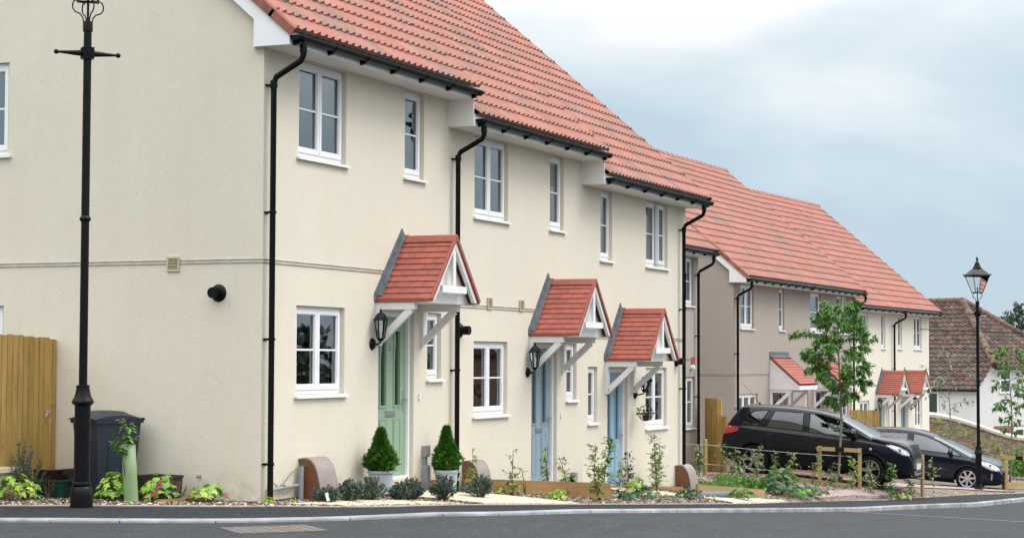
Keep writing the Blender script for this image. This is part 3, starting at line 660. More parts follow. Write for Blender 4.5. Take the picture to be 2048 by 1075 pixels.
def house(name, loc, W_, mat, label, rz=0, group=None, ops=(), gops=(), left='verge', right='verge', seed=1, warm=1., ridge_off=0, base=-1.2, grey=.18, gutter=(0, 0), plinth=True, tile='tile'):
    root = empty(name, loc, label, 'house', rz, group)
    zt = SOF+.06
    # walls: hollow shell with real openings
    mb = MB(); wall_face(mb, 0, W_, -.07, zt, list(ops)); w = mb.build('front_wall', M[mat], root)
    ry = DEP/2; zr = 5.15+.86*(ry+.42)
    for side, x in (('left', 0), ('right', W_)):
        mb = MB()
        if side == 'left':
            mb.M = GAB; wall_face(mb, -DEP, 0, -.07, zt, list(gops)); mb.M = None
            mb.poly([(x, 0, zt), (x, 0, 5.40), (x, ry, zr-.12), (x, DEP, 5.40), (x, DEP, zt)])
        else:
            mb.poly([(x, 0, base), (x, DEP, base), (x, DEP, 5.40), (x, ry, zr-.12), (x, 0, 5.40)])
        mb.build('gable_wall', M[mat], root)
    mb = MB(); mb.poly([(0, DEP, base), (0, DEP, 5.4), (W_, DEP, 5.4), (W_, DEP, base)]); mb.build('rear_wall', M[mat], root)
    if plinth:
        mb = MB(); mb.poly([(0, .012, base), (W_, .012, base), (W_, .012, -.07), (0, .012, -.07)]); mb.poly([(.012, 0.012, base), (.012, 0.012, -.07), (.012, DEP, -.07), (.012, DEP, base)])
        mb.poly([(0, 0, -.07), (W_, 0, -.07), (W_, .012, -.07), (0, .012, -.07)]); mb.build('brick_plinth', M['brick'], root)
    mb = MB(); mb.box(.2, W_-.2, .2, DEP-.2, 2.5, 2.62); mb.box(.2, W_-.2, .18, DEP-.2, 5.1, 5.13); mb.box(.2, W_-.2, 3.2, 3.3, 0, 5.1); mb.build('interior_floor', M['interior'], root)
    # movement beads between the storeys
    mb = MB()
    ex0 = -.012 if left == 'verge' else 0
    for z in (2.588, 2.622):
        mb.box(ex0, W_, -.012, -.0005, z, z+.009)
        if left == 'verge': mb.box(-.012, -.0005, -.0005, DEP, z, z+.009)
    mb.build('render_bead', M['edging'], root)
    # eaves
    xl = -.10 if left in ('verge', 'box') else 0; xr = W_+.10 if right == 'verge' else W_
    if left == 'step': xl = -.03
    fx0, fx1 = (xl+.04 if left == 'verge' else xl), (xr-.04 if right == 'verge' else xr)
    mb = MB(); mb.box(fx0, fx1, -OV, -OV+.02, SOF, SOF+.17); mb.build('fascia', M['upvc'], root)
    mb = MB(); mb.box(fx0, fx1, -OV+.02, .12, SOF+.001, SOF+.012)
    if left == 'step': mb.prism([(-OV+.001, SOF+.001), (0, SOF+.001), (0, SOF+.42), (-OV+.001, SOF+.33)], 'x', xl-.02, xl)
    mb.build('soffit', M['soffit'], root)
    ye, ze = -.43, 5.14
    mb = MB(); tx0 = -.13 if left == 'verge' else (-.02 if left == 'step' else 0); tx1 = W_+.13 if right == 'verge' else W_
    Lv = math.hypot(ry-ye, zr-ze); Ms = slope_frame(0, ye, ze+.012, math.atan2(zr-ze, ry-ye))
    tiles(mb, Ms, Lv-.04, lambda v: (tx0+(.02 if left == 'verge' else 0), tx1-(.02 if right == 'verge' else 0)), .33, .345, .032, seed, warm, 0, grey=grey)
    mb.poly([(tx0+.03, ye+.05, ze+.0), (tx1-.03, ye+.05, ze+.0), (tx1-.03, ry, zr-.05), (tx0+.03, ry, zr-.05)], 0, (.4, .4, .4))
    mb.poly([(tx0, ry, zr), (tx1, ry, zr), (tx1, DEP-ye, ze), (tx0, DEP-ye, ze)])
    x = tx0; r = random.Random(seed)
    while x < tx1-.05:
        x2 = min(x+.45, tx1); q = r.uniform(.9, 1.1)
        mb.lathe([(.115, x), (.105, x2-.02), (.125, x2-.019), (.125, x2)], (0, ry, zr-.035), 14, 0, 'x', (q*warm, q, q)); x = x2
    mb.build('roof', M[tile], root, smooth=30)
    # verges
    Mv = slope_frame(0, ye, ze, math.atan2(zr-ze, ry-ye)); nt_ = round(Lv/.345)
    for s_, on in ((-1, left == 'verge'), (1, right == 'verge')):
        if not on: continue
        x = tx0 if s_ < 0 else tx1; g = Lv/nt_; mb = MB()
        for k in range(nt_):
            q = r.uniform(.8, 1.2); c = (q, q, q); a, b = k*g-.012, (k+1)*g+.03; xi = x+.09*(-s_); e1, e2 = .063, .058
            P = lambda xx, v, w: Mv @ Vector((xx, v, w))
            A = [P(x, a, e1-.115), P(x, a, e1-.02), P(x+.02*(-s_), a, e1), P(xi, a, e1)]; B = [P(x, b, e2-.115), P(x, b, e2-.02), P(x+.02*(-s_), b, e2), P(xi, b, e2)]
            ia = [mb.pt(v) for v in A]; ib = [mb.pt(v) for v in B]
            for j in range(3): mb.face([ia[j], ib[j], ib[j+1], ia[j+1]], 0, c)
            mb.face(ia[::-1], 0, mul(c, .7)); mb.poly([A[0], B[0], B[0]+Vector((.03*(-s_), 0, 0)), A[0]+Vector((.03*(-s_), 0, 0))], 0, c)
        mb.build('verge_tiles', M['verge'], root)
        mb = MB(); xa = x+.03*(-s_); xb = xa+.03*(-s_); xa, xb = min(xa, xb), max(xa, xb)
        up = lambda y, o: 5.15+.86*(y+.42)+o
        mb.prism([(-OV-.002, SOF), (.08, SOF), (.08, up(.08, -.27)), (.08, up(.08, .0)), (-OV-.002, up(-OV, 0))], 'x', xa, xb)
        mb.prism([(.08, up(.08, -.27)), (ry, zr-.27), (ry, zr-.0), (.08, up(.08, 0))], 'x', xa, xb)
        mb.prism([(ry, zr-.27), (DEP-.05, up(.05, -.27)), (DEP-.05, up(.05, 0)), (ry, zr)], 'x', xa, xb)
        mb.build('bargeboard', M['upvc'], root)
    # gutter
    mb = MB(); gy, gz = -.445, SOF+.10; g0, g1 = tx0+.03+gutter[0], tx1+gutter[1]; K = 9
    for ro, flip in ((.058, 0), (.051, 1)):
        prev = None
        for k in range(K):
            t = math.pi + math.pi*k/(K-1); p = (gy+ro*math.cos(t), gz+ro*math.sin(t)); cur = [mb.pt((g0, p[0], p[1])), mb.pt((g1, p[0], p[1]))]
            if prev: mb.face([prev[0], prev[1], cur[1], cur[0]])
            prev = cur
    for gx in (g0, g1): mb.prism([(gy+.06*math.cos(math.pi+math.pi*k/8), gz+.06*math.sin(math.pi+math.pi*k/8)) for k in range(9)], 'x', gx-.006, gx+.006)
    mb.box(g0, g1, gy-.062, gy-.052, gz-.006, gz+.008)
    n = max(2, round((g1-g0)/.82))
    for k in range(n+1):
        gx = g0+.1+(g1-g0-.2)*k/n
        mb.prism([(gy+.066*math.cos(math.pi+math.pi*k2/10), gz+.066*math.sin(math.pi+math.pi*k2/10)) for k2 in range(11)], 'x', gx-.014, gx+.014)
        mb.prism([(gy+.02, gz-.06), (-OV, gz-.03), (-OV, gz-.10), (gy-.0, gz-.085)], 'x', gx-.026, gx+.026)
    mb.build('gutter', M['blackpvc'], root)
    return root
def flue(root, x, z, gable=False, r=.1, name='flue'):
    mb = MB(); mb.M = GAB if gable else None
    mb.lathe([(r, 0), (r*.98, -.012), (r*.75, -.035), (r*.66, -.04)][::-1], (x, 0, z), 24, 0, 'y')
    mb.lathe([(.055, -.04), (.055, -.15), (.04, -.15), (.04, -.1)], (x, 0, z), 20, 0, 'y')
    for k in range(5): mb.lathe([(.061, -.07-k*.018), (.061, -.076-k*.018)], (x, 0, z), 20, 0, 'y')
    return mb.build(name, M['blackpvc'], root, smooth=35)
def airvent(root, x, z, gable=False, w=.165, h=.165):
    mb = MB(); mb.M = GAB if gable else None
    rect(mb, x-w/2, x+w/2, -.022, 0, z-h/2, z+h/2, .018)
    mb.box(x-w/2+.018, x+w/2-.018, -.006, 0, z-h/2+.018, z+h/2-.018, 1)
    for k in range(8): zz = z-h/2+.022+k*(h-.044)/7.; mb.box(x-w/2+.018, x+w/2-.018, -.018, -.006, zz-.004, zz+.004)
    return mb.build('air_vent', [M['vent'], M['ventgrey']], root)
def bell(root, x, z):
    mb = MB(); mb.box(x-.02, x+.02, -.02, 0, z-.04, z+.04); mb.lathe([(.008, -.024), (.008, -.02)], (x, 0, z+.005), 8, 0, 'y'); mb.build('doorbell', M['upvc'], root)
# ---------------------------------------------------------------- the near terrace
GT = 'stepped terrace of three cream rendered houses'
opsA = [(.79, 1.97, 3.86, 4.985), (3.57, 4.14, 3.86, 4.985), (.78, 1.965, 1.10, 2.13), (2.86, 3.87, 0, 2.12), (4.27, 4.70, 1.26, 2.13)]
gopsA = [(-4.7, -3.49, 3.93, 5.03), (-4.7, -3.52, 1.10, 2.13)]
A1 = house('terraced_house', (0, 0, 0), 4.93, 'cream', 'cream rendered end of terrace house with a sage green front door, nearest the camera', group=GT, ops=opsA, gops=gopsA, right='none', seed=4)
window(A1, *opsA[0], cur=.36); window(A1, *opsA[1], n=1, cur=.4); window(A1, *opsA[2], cur=.2); window(A1, *opsA[4], n=1, cur=.3, drape=True)
window(A1, *gopsA[0], Mx=GAB, cur=.2, drape=True); window(A1, *gopsA[1], Mx=GAB, cur=.2)
door(A1, *opsA[3][:2], 2.12, 'doorgreen', '8', lab='sage green panelled front door'); canopy(A1, 3.49, seed=3); lantern(A1, 2.69, 1.87); bell(A1, 4.03, 1.03)
downpipe(A1, .075, -.12, sw=.02); flue(A1, -.56, 2.25, True, name='flue'); airvent(A1, -1.16, 2.585, True)
opsB = [(a+.04, b+.04, c, d) for a, b, c, d in opsA]
A2 = house('terraced_house', (4.93, 0, -.36), 5.0, 'cream', 'middle cream house of the stepped terrace, with a grey blue front door', group=GT, ops=opsB, left='step', right='none', seed=8)
window(A2, *opsB[0], cur=.36); window(A2, *opsB[1], n=1, cur=.4); window(A2, *opsB[2], cur=.25, drape=True); window(A2, *opsB[4], n=1, cur=.3, drape=True)
door(A2, *opsB[3][:2], 2.12, 'doorslate', '2', lab='grey blue panelled front door'); canopy(A2, 3.53, seed=6); lantern(A2, 2.75, 1.86); bell(A2, 4.07, 1.03)
downpipe(A2, .10, -.5, sw=.04); flue(A2, .36, 2.27); airvent(A2, 1.345, 2.665); airvent(A2, 2.50, 2.665)
opsC = [(.79, 1.33, 3.86, 4.985), (3.01, 4.17, 3.86, 4.985), (.24, .66, 1.24, 2.13), (1.12, 2.08, 0, 2.10), (3.01, 4.12, 1.08, 2.11)]
A3 = house('terraced_house', (9.93, 0, -.72), 5.17, 'cream', 'cream house at the low right end of the terrace, with a sky blue front door', group=GT, ops=opsC, left='step', seed=12)
window(A3, *opsC[0], n=1, cur=.4); window(A3, *opsC[1], cur=.3, ajar=1, label='white window with its right casement ajar'); window(A3, *opsC[2], n=1, cur=.2, drape=True); window(A3, *opsC[4], cur=.25)
door(A3, *opsC[3][:2], 2.10, 'doorsky', '1', lab='sky blue panelled front door'); canopy(A3, 1.71, seed=9)
lantern(A3, 2.44, 1.83, .17, Matrix.Rotation(R(38), 4, 'Y')); bell(A3, .98, 1.0)
downpipe(A3, 4.83, -.6, sw=.05); flue(A3, 4.63, 2.22)
# small spout in the gable and the condensate pipe by the first downpipe
mb = MB(); mb.tube([(0, .78, .195), (-.05, .78, .19)], .016, 10); mb.tube([(-.05, .78, .19), (-.055, .78, .18)], .02, 10); mb.build('overflow_pipe', M['greyplastic'], A1)
mb = MB(); mb.tube([(.12, -.05, .05), (.80, -.05, .07)], .02, 8); mb.tube([(.80, -.07, -.12), (.80, -.07, .28)], .03, 10); mb.box(.42, .455, -.075, -.02, .035, .09)
mb.build('waste_pipe', M['greyplastic'], A1)
mb = MB(); mb.tube([(.12, -.04, .10), (.22, -.05, .12), (.32, -.05, .06), (.42, -.05, .10), (.60, -.06, .22), (.76, -.08, .29), (.90, -.1, .29)], .006, 6); mb.build('cable', M['cable'], A1)
def meter_box(x, y, z, s, label):
    r = empty('meter_box', (x, y, z), label, 'meter box', 0, 'brown domed meter boxes at the foot of the fronts')
    prof = [(0, 0), (0, .54), (-.05, .56), (-.11, .56), (-.17, .535), (-.22, .48), (-.255, .40), (-.285, .28), (-.325, .05), (-.325, 0)]
    a = MB(); pi_ = [(y_*.96, z_*.975) for y_, z_ in prof]; a.prism(pi_, 'x', .012, .428); a.box(.03, .41, -.29, -.02, -.14, 0); a.build('side_panel', M['meterbrown'], r)
    b = MB()
    for p, q in zip(prof[1:], prof[2:]):
        P = [(0, p[0], p[1]), (.44, p[0], p[1]), (.44, q[0], q[1]), (0, q[0], q[1])]; b.poly(P)
        for x0 in (0, .44): b.poly([(x0, p[0], p[1]), (x0, q[0], q[1]), (x0, q[0]*.955, q[1]*.965), (x0, p[0]*.955, p[1]*.965)])
    b.box(-.008, .448, -.035, 0, .535, .552); b.lathe([(.012, -.333), (.012, -.31)], (.22, 0, .07), 10, 0, 'y')
    b.build('cover', M['metertop'], r, smooth=35); r.scale = (s, s, s); return r
meter_box(.86, 0, -.17, .98, 'brown domed meter box beside the nearest downpipe, a grey pipe at its side')
meter_box(5.38, 0, -.37, .92, 'brown domed meter box by the second downpipe, behind the timber edging')
meter_box(14.5, 0, -.90, 1.0, 'brown domed meter box by the third downpipe, beyond the sky blue door')
def supply_box(x, z, label, h=.36, base=-.2):
    r = empty('electric_supply_box', (x, 0, z), label, 'supply box', 0, 'grey supply boxes on the fronts')
    a = MB(); a.box(-.05, .05, -.075, 0, h-.11, h+.03); a.box(-.055, .055, -.082, -.075, h-.10, h+.035); a.build('box', M['greyplastic'], r)
    a = MB(); a.box(-.028, .028, -.05, 0, .12, h-.11); a.prism([(-.05, base), (.05, base), (.05, .08), (.028, .14), (-.028, .14), (-.05, .08)], 'y', -.085, 0); a.build('conduit', M['greyplastic'], r)
supply_box(4.16, 0, 'grey supply box on a tall conduit, between green door and second downpipe')
supply_box(9.46, -.36, 'small grey supply box on the wall right of the grey blue door', .10)
# ---------------------------------------------------------------- the taupe house behind, and the far terrace
opsX = [(6.6, 7.62, 3.86, 4.985), (6.68, 7.72, 1.02, 2.2)]
XB = house('detached_house', (17.55, 3.1, -1.06), 7.97, 'taupe', 'taupe rendered house mostly hidden behind the cream terrace', ops=opsX, seed=21, warm=1.0)
window(XB, *opsX[0], cur=.3); window(XB, *opsX[1], cur=.3); downpipe(XB, 7.72, -.3, sw=.04)
mb = MB(); mb.box(7.42, 7.56, -.10, 0, 2.52, 2.66); mb.build('alarm_box', M['alarmred'], XB)
mb = MB(); mb.lathe([(.05, -.10), (.06, -.05), (.05, 0)], (7.38, 0, 2.42), 12, 0, 'y'); mb.build('wall_light', M['upvc'], XB)
rz = R(-1.0); o0 = Vector((30.3, 3.68, -1.45)); ux = Vector((math.cos(rz), math.sin(rz), 0))
GF = 'taupe rendered pair of houses with lean-to canopies'
opsD = [(.6, 1.78, 3.83, 4.985), (4.15, 4.66, 3.83, 4.985), (.36, 2.12, 1.05, 2.1), (3.72, 4.72, 0, 2.1), (5.12, 5.5, 1.2, 2.1)]
C1 = house('semi_detached_house', o0, 6.05, 'taupe', 'taupe house with a dark red front door, behind the black estate car', rz, GF, ops=opsD, right='none', seed=31, warm=1.02)
window(C1, *opsD[0], cur=.3); window(C1, *opsD[1], n=1, cur=.4); window(C1, *opsD[2], n=3, cur=.25, bars=False); window(C1, *opsD[4], n=1, cur=.2)
door(C1, *opsD[3][:2], 2.1, 'doorred', '', lab='dark red front door'); lean_canopy(C1, 3.2, 5.05); lantern(C1, 3.62, 1.95, .13); downpipe(C1, .10, -.5, sw=.05)
opsE = [(1.3, 2.45, 3.83, 4.985), (4.25, 5.6, 3.83, 4.985), (.7, 1.06, 1.2, 2.1), (1.72, 2.7, 0, 2.1), (4.45, 5.65, .95, 2.1)]
C2 = house('semi_detached_house', o0+ux*6.05, 6.05, 'taupe', 'taupe house with a navy front door, partly behind the staked tree', rz, GF, ops=opsE, left='none', seed=33, warm=1.02)
window(C2, *opsE[0], n=1, cur=.3); window(C2, *opsE[1], cur=.3, ajar=1); window(C2, *opsE[2], n=1, cur=.2); window(C2, *opsE[4], cur=.25)
door(C2, *opsE[3][:2], 2.1, 'doornavy', '', lab='navy front door'); lean_canopy(C2, 1.55, 3.4); lantern(C2, 3.6, 1.85, .15); downpipe(C2, 6.0, -.5, sw=.08)
rz2 = R(-3.57); ud = Vector((math.cos(rz2), math.sin(rz2), 0)); d0 = Vector((42.03, 3.64, -1.87))
GH = 'pale rendered pair of houses at the far end'
opsF = [(.92, 2.0, 3.83, 4.985), (3.5, 3.98, 3.83, 4.985), (1.05, 2.1, 1.05, 2.12), (2.95, 3.85, 0, 2.1), (4.05, 4.42, 1.1, 2.1)]
D1 = house('semi_detached_house', d0+ud*.7, 4.78, 'pale', 'pale cream house with a green front door, behind the dark blue car', rz2, GH, ops=opsF, right='none', seed=41, warm=1.06, grey=.12)
window(D1, *opsF[0], cur=.3); window(D1, *opsF[1], n=1, cur=.3); window(D1, *opsF[2], cur=.25); window(D1, *opsF[4], n=1, cur=.2)
door(D1, *opsF[3][:2], 2.1, 'doorgreen', '', lab='green front door'); canopy(D1, 3.53, 2.33, 3.06, seed=16); lantern(D1, 2.82, 1.95, .14); downpipe(D1, 4.78, -.5, sw=.10)
opsG = [(.75, 1.25, 3.83, 4.985), (2.75, 3.78, 3.83, 4.985), (1.05, 1.98, 0, 2.1), (2.85, 3.78, 1.05, 2.12)]
D2 = house('semi_detached_house', d0+ud*5.48, 4.75, 'pale', 'pale cream house with a pale blue front door, at the far right end', rz2, GH, ops=opsG, left='none', seed=43, warm=1.06, grey=.12)
window(D2, *opsG[0], n=1, cur=.3); window(D2, *opsG[1], cur=.3); window(D2, *opsG[3], cur=.2)
door(D2, *opsG[2][:2], 2.1, 'doorslate', '', lab='pale blue front door'); canopy(D2, 1.5, 2.33, 3.06, seed=18); lantern(D2, 2.35, 1.95, .14)
# ---------------------------------------------------------------- street lamps
def street_lamp(loc, sc, ang, label):
    r = empty('street_lamp', loc, label, 'street lamp', 0, 'black heritage street lamps'); r.scale = (sc, sc, sc)
    m = MB(); m.lathe([(.118, -.1), (.118, .0), (.117, .12), (.112, .17), (.098, .215), (.092, .22)], n=28)
    m.lathe([(.094, .225), (.100, .232), (.100, .255), (.094, .262), (.083, .265), (.082, 1.05), (.088, 1.055), (.112, 1.075), (.115, 1.092), (.105, 1.11), (.085, 1.15), (.074, 1.20), (.068, 1.235), (.07, 1.25), (.068, 1.262), (.044, 1.265)], n=28)
    m.box(.035, .079, -.03, .03, .34, .95); m.build('base', M['iron'], r, smooth=40)
    m = MB(); m.lathe([(.044, 1.262), (.0425, 2.96), (.058, 2.975), (.060, 2.99), (.056, 3.005), (.0425, 3.02), (.0415, 4.98)], n=24); m.build('column', M['iron'], r, smooth=40)
    m = MB(); m.M = Matrix.Translation((0, 0, 4.72)) @ Matrix.Rotation(ang, 4, 'Z')
    m.box(-.058, .058, -.058, .058, -.06, .06); m.box(-.062, .062, -.062, .062, .052, .062)
    for a, b in (((-.045, -.045), (.045, .045)), ((-.045, .045), (.045, -.045)), ((0, -.05), (0, .05)), ((-.05, 0), (.05, 0))):
        for y in (-.062, .062): m.bar((a[0], y, a[1]), (b[0], y, b[1]), .006, .008, (0, 1, 0))
        for x in (-.062, .062): m.bar((x, a[0], a[1]), (x, b[0], b[1]), .006, .008, (1, 0, 0))
    for s in (-1, 1): m.lathe([(.032, s*.058), (.029, s*.10), (.014, s*.285), (.012, s*.295), (.020, s*.305), (.027, s*.325), (.020, s*.345), (.002, s*.352)], n=14, axis='x')
    m.build('ladder_bar', M['iron'], r, smooth=40)
    m = MB(); m.lathe([(.052, 4.95), (.052, 5.05), (.050, 5.055)], n=24); m.tube([(0, 0, 5.0), (0, 0, 5.42)], .013, 8); m.build('collar', M['iron'], r, smooth=40)
    for k in range(4):
        t = ang+R(8)+k*math.pi/2; c, s = math.cos(t), math.sin(t); m = MB()
        P = [(.045, 5.03), (.055, 5.09), (.085, 5.13), (.14, 5.15), (.165, 5.18), (.17, 5.22), (.155, 5.26), (.12, 5.275), (.105, 5.25)]
        m.tube([(a*c, a*s, z) for a, z in P], .0075, 6); m.build('frog_arm', M['iron'], r)
    m = MB(); a4 = ang+R(45-10); b, t_ = .145, .30; zb, zt = 5.28, 5.72
    q = lambda rr, z, k: (rr*math.cos(a4+k*math.pi/2), rr*math.sin(a4+k*math.pi/2), z)
    for k in range(4):
        m.bar(q(b, zb, k), q(t_*1.1, zt, k), .016, .016)
        m.bar(q(b, zb, k), q(b, zb, k+1), .02, .025); m.bar(q(t_*1.12, zt, k), q(t_*1.12, zt, k+1), .03, .045); m.bar(q(t_*1.22, zt, k), q(t_*1.22, zt+.06, k), .02, .02)
        m.poly([q(t_*1.2, zt+.02, k), q(t_*1.2, zt+.02, k+1), q(.12, zt+.2, k+1), q(.12, zt+.2, k)])
    h = m.build('lantern_frame', M['iron'], r)
    m = MB(); m.lathe([(.115, zt+.2), (.12, zt+.215), (.09, zt+.24), (.085, zt+.28), (.055, zt+.31), (.07, zt+.325), (.05, zt+.35), (.03, zt+.38), (.018, zt+.40), (.032, zt+.43), (.03, zt+.46), (.01, zt+.49), (.008, zt+.52), (0, zt+.53)], n=16); m.build('finial', M['iron'], h, smooth=40)
    m = MB()
    for k in range(4): m.poly([q(b, zb, k), q(b, zb, k+1), q(t_*1.08, zt, k+1), q(t_*1.08, zt, k)])
    m.build('lantern_glass', M['lampglass'], h)
    return r
street_lamp((-2.04, .93, -.03), 1.0, R(-42), 'tall black street lamp in front of the gable wall, its lantern out of frame')
street_lamp((31.79, -2.32, -1.85), .97, R(48), 'black street lamp with a glazed lantern, in front of the dark blue car')
# ---------------------------------------------------------------- fences
def boards(mb, p, q, zt0, zt1, zb, w, th, r, stag=.0, m=0):
    p, q = Vector(p), Vector(q); L_ = (q-p).length; d = (q-p)/L_; n = Vector((d.y, -d.x)); k = max(1, round(L_/w))
    for i in range(k):
        a, b = p+d*(i*L_/k+.002), p+d*((i+1)*L_/k-.002); zt = zt0+(zt1-zt0)*i/k + r.uniform(-.008, .008); o = n*(stag if i % 2 else 0); g = r.uniform(.85, 1.13)
        P = [a+o, b+o, b+o+n*th*.5, a+o+n*th]
        mb.M = None; i0 = [mb.pt((v.x, v.y, zb)) for v in P]; i1 = [mb.pt((v.x, v.y, zt)) for v in P]; c = (g, g*r.uniform(.95, 1.03), g*r.uniform(.85, 1.05))
        mb.face(i1, m, c); mb.face(i0[::-1], m, c)
        for j in range(4): mb.face([i0[j], i0[(j+1) % 4], i1[(j+1) % 4], i1[j]], m, c)
r = random.Random(3)
f = empty('timber_gate', (0, 0, 0), 'tall treated timber gate with an iron ring latch, beside the gable wall', 'gate')
m = MB(); boards(m, (-3.3, 2.74), (-.17, 2.74), 1.86, 1.745, -.02, .098, .02, r); m.build('gate_boards', M['fence'], f)
m = MB(); boards(m, (-.165, 2.76), (-.015, 2.76), 1.73, 1.73, -.06, .07, .03, r); m.box(-.16, -.02, 2.77, 2.84, -.06, 1.70, 0, (.8, .8, .8)); m.box(-.15, -.02, 2.735, 2.75, .95, .97, 0, (.7, .7, .7)); m.build('gate_post', M['fence'], f)
m = MB(); c = Vector((-.215, 2.70, .83)); m.tube([c+Vector((.045*math.cos(t), 0, .055*math.sin(t))) for t in [k*math.tau/20 for k in range(21)]], .006, 6); m.box(-.24, -.19, 2.71, 2.722, .85, .91); m.build('ring_latch', M['steel'], f)
f = empty('timber_fence', (0, 0, 0), 'tall pale timber screen of narrow boards between the taupe houses', 'fence')
m = MB(); boards(m, (25.55, 2.92), (24.93, 2.42), .64, .64, -1.3, .07, .03, r, .03); m.box(24.86, 24.96, 2.34, 2.44, -1.3, .62, 0, (1.05, 1.05, 1)); m.build('tall_panel', M['fence'], f)
m = MB(); boards(m, (24.90, 2.39), (24.42, 2.02), .25, .25, -1.3, .06, .03, r, .03); m.build('low_panel', M['fence'], f)
f = MB(); boards(f, (42.3, 3.2), (42.45, 2.6), .0, .0, -1.9, .12, .02, r); boards(f, (42.1, 3.45), (42.3, 3.2), 0, 0, -1.9, .12, .02, r)
tag(f.build('timber_fence', M['fence']), 'short run of brown timber fence between taupe and pale cream houses', 'fence')
# ---------------------------------------------------------------- timber edging boards
def board(p, q, zt0, zt1, h, th, mat, label, grp='timber edging boards along the beds'):
    p, q = Vector(p), Vector(q); d = (q-p).normalized(); n = Vector((d.y, -d.x)); mb = MB()
    P = [(p, zt0), (q, zt1)]; i = []
    for v, z in P:
        for o in (0, th): i += [mb.pt((v.x-n.x*o, v.y-n.y*o, z-h)), mb.pt((v.x-n.x*o, v.y-n.y*o, z))]
    for k in ((0, 1, 5, 4), (2, 6, 7, 3), (1, 3, 7, 5), (0, 4, 6, 2), (0, 2, 3, 1), (4, 5, 7, 6)): mb.face([i[a] for a in k])
    return tag(mb.build('edging_board', M[mat]), label, 'edging board', grp)
board((5.25, -.12), (8.15, -1.12), -.09, -.285, .34, .05, 'sleeper', 'long brown edging board standing in front of the grey blue door')
board((8.155, -1.13), (8.75, -.75), -.285, -.30, .34, .06, 'sleeper_pale', 'short pale end of edging board, at the right of the long brown one')
board((10.6, -.2), (14.1, -.28), -.49, -.70, .18, .05, 'sleeper', 'low brown edging board below the sky blue door')
board((14.3, -.5), (16.1, -1.2), -.66, -.84, .30, .06, 'sleeper_pale', 'pale edging board behind the lime clump, left of the leafy comfrey')
board((22.9, .2), (23.6, -1.0), -.98, -1.16, .16, .06, 'sleeper_pale', 'pale edging board lying beside the black estate car')
board((27.9, -1.7), (29.4, -2.5), -1.52, -1.62, .13, .07, 'stake', 'pale edging board at the front wheel of the dark blue car')
board((34.4, -2.6), (37.5, -3.1), -1.68, -1.78, .14, .06, 'stake', 'pale edging board at the far right under the stake frame')
m = MB(); m.bar((-.95, .74, -.04), (-.25, .58, -.05), .05, .05, (0, 0, 1)); tag(m.build('timber_offcut', M['sleeper']), 'short brown timber offcut lying on the chips below the gable', 'timber')
m = MB(); m.box(-1.75, -1.02, 2.5, 2.72, -.1, .25); lw = empty('low_wall', (0, 0, 0), 'low pale wall stub with a coping at the left edge, in front of the gate', 'wall'); m.build('wall_body', M['edging'], lw)
m = MB(); m.box(-1.79, -.99, 2.46, 2.76, .25, .30); m.build('coping', M['slab'], lw)
m = MB(); P = [(13.55, -.75, -.80), (14.3, -.85, -.84), (15.0, -1.0, -.88)]
m.tube(P, .055, 14)
for k in range(46):
    t = k/45; a, b = (P[0], P[1]) if t < .5 else (P[1], P[2]); u = (t*2) % 1 if t < 1 else 1; x = [a[i]+(b[i]-a[i])*u for i in range(3)]; m.tube([(x[0]-.006, x[1]+.0005, x[2]), (x[0]+.006, x[1]-.001, x[2])], .066, 14)
tag(m.build('drainage_pipe', M['greyplastic']), 'grey ribbed drainage pipe lying in front of the edging board', 'pipe')
m = MB(); m.M = Matrix.Translation((.45, -.62, -.07)) @ Matrix.Rotation(R(20), 4, 'Z') @ Matrix.Rotation(R(-15), 4, 'X'); m.box(-.06, .06, -.01, .01, 0, .09); tag(m.build('plant_label', M['upvc']), 'small white tag stuck in the ground below the nearest meter box', 'tag')
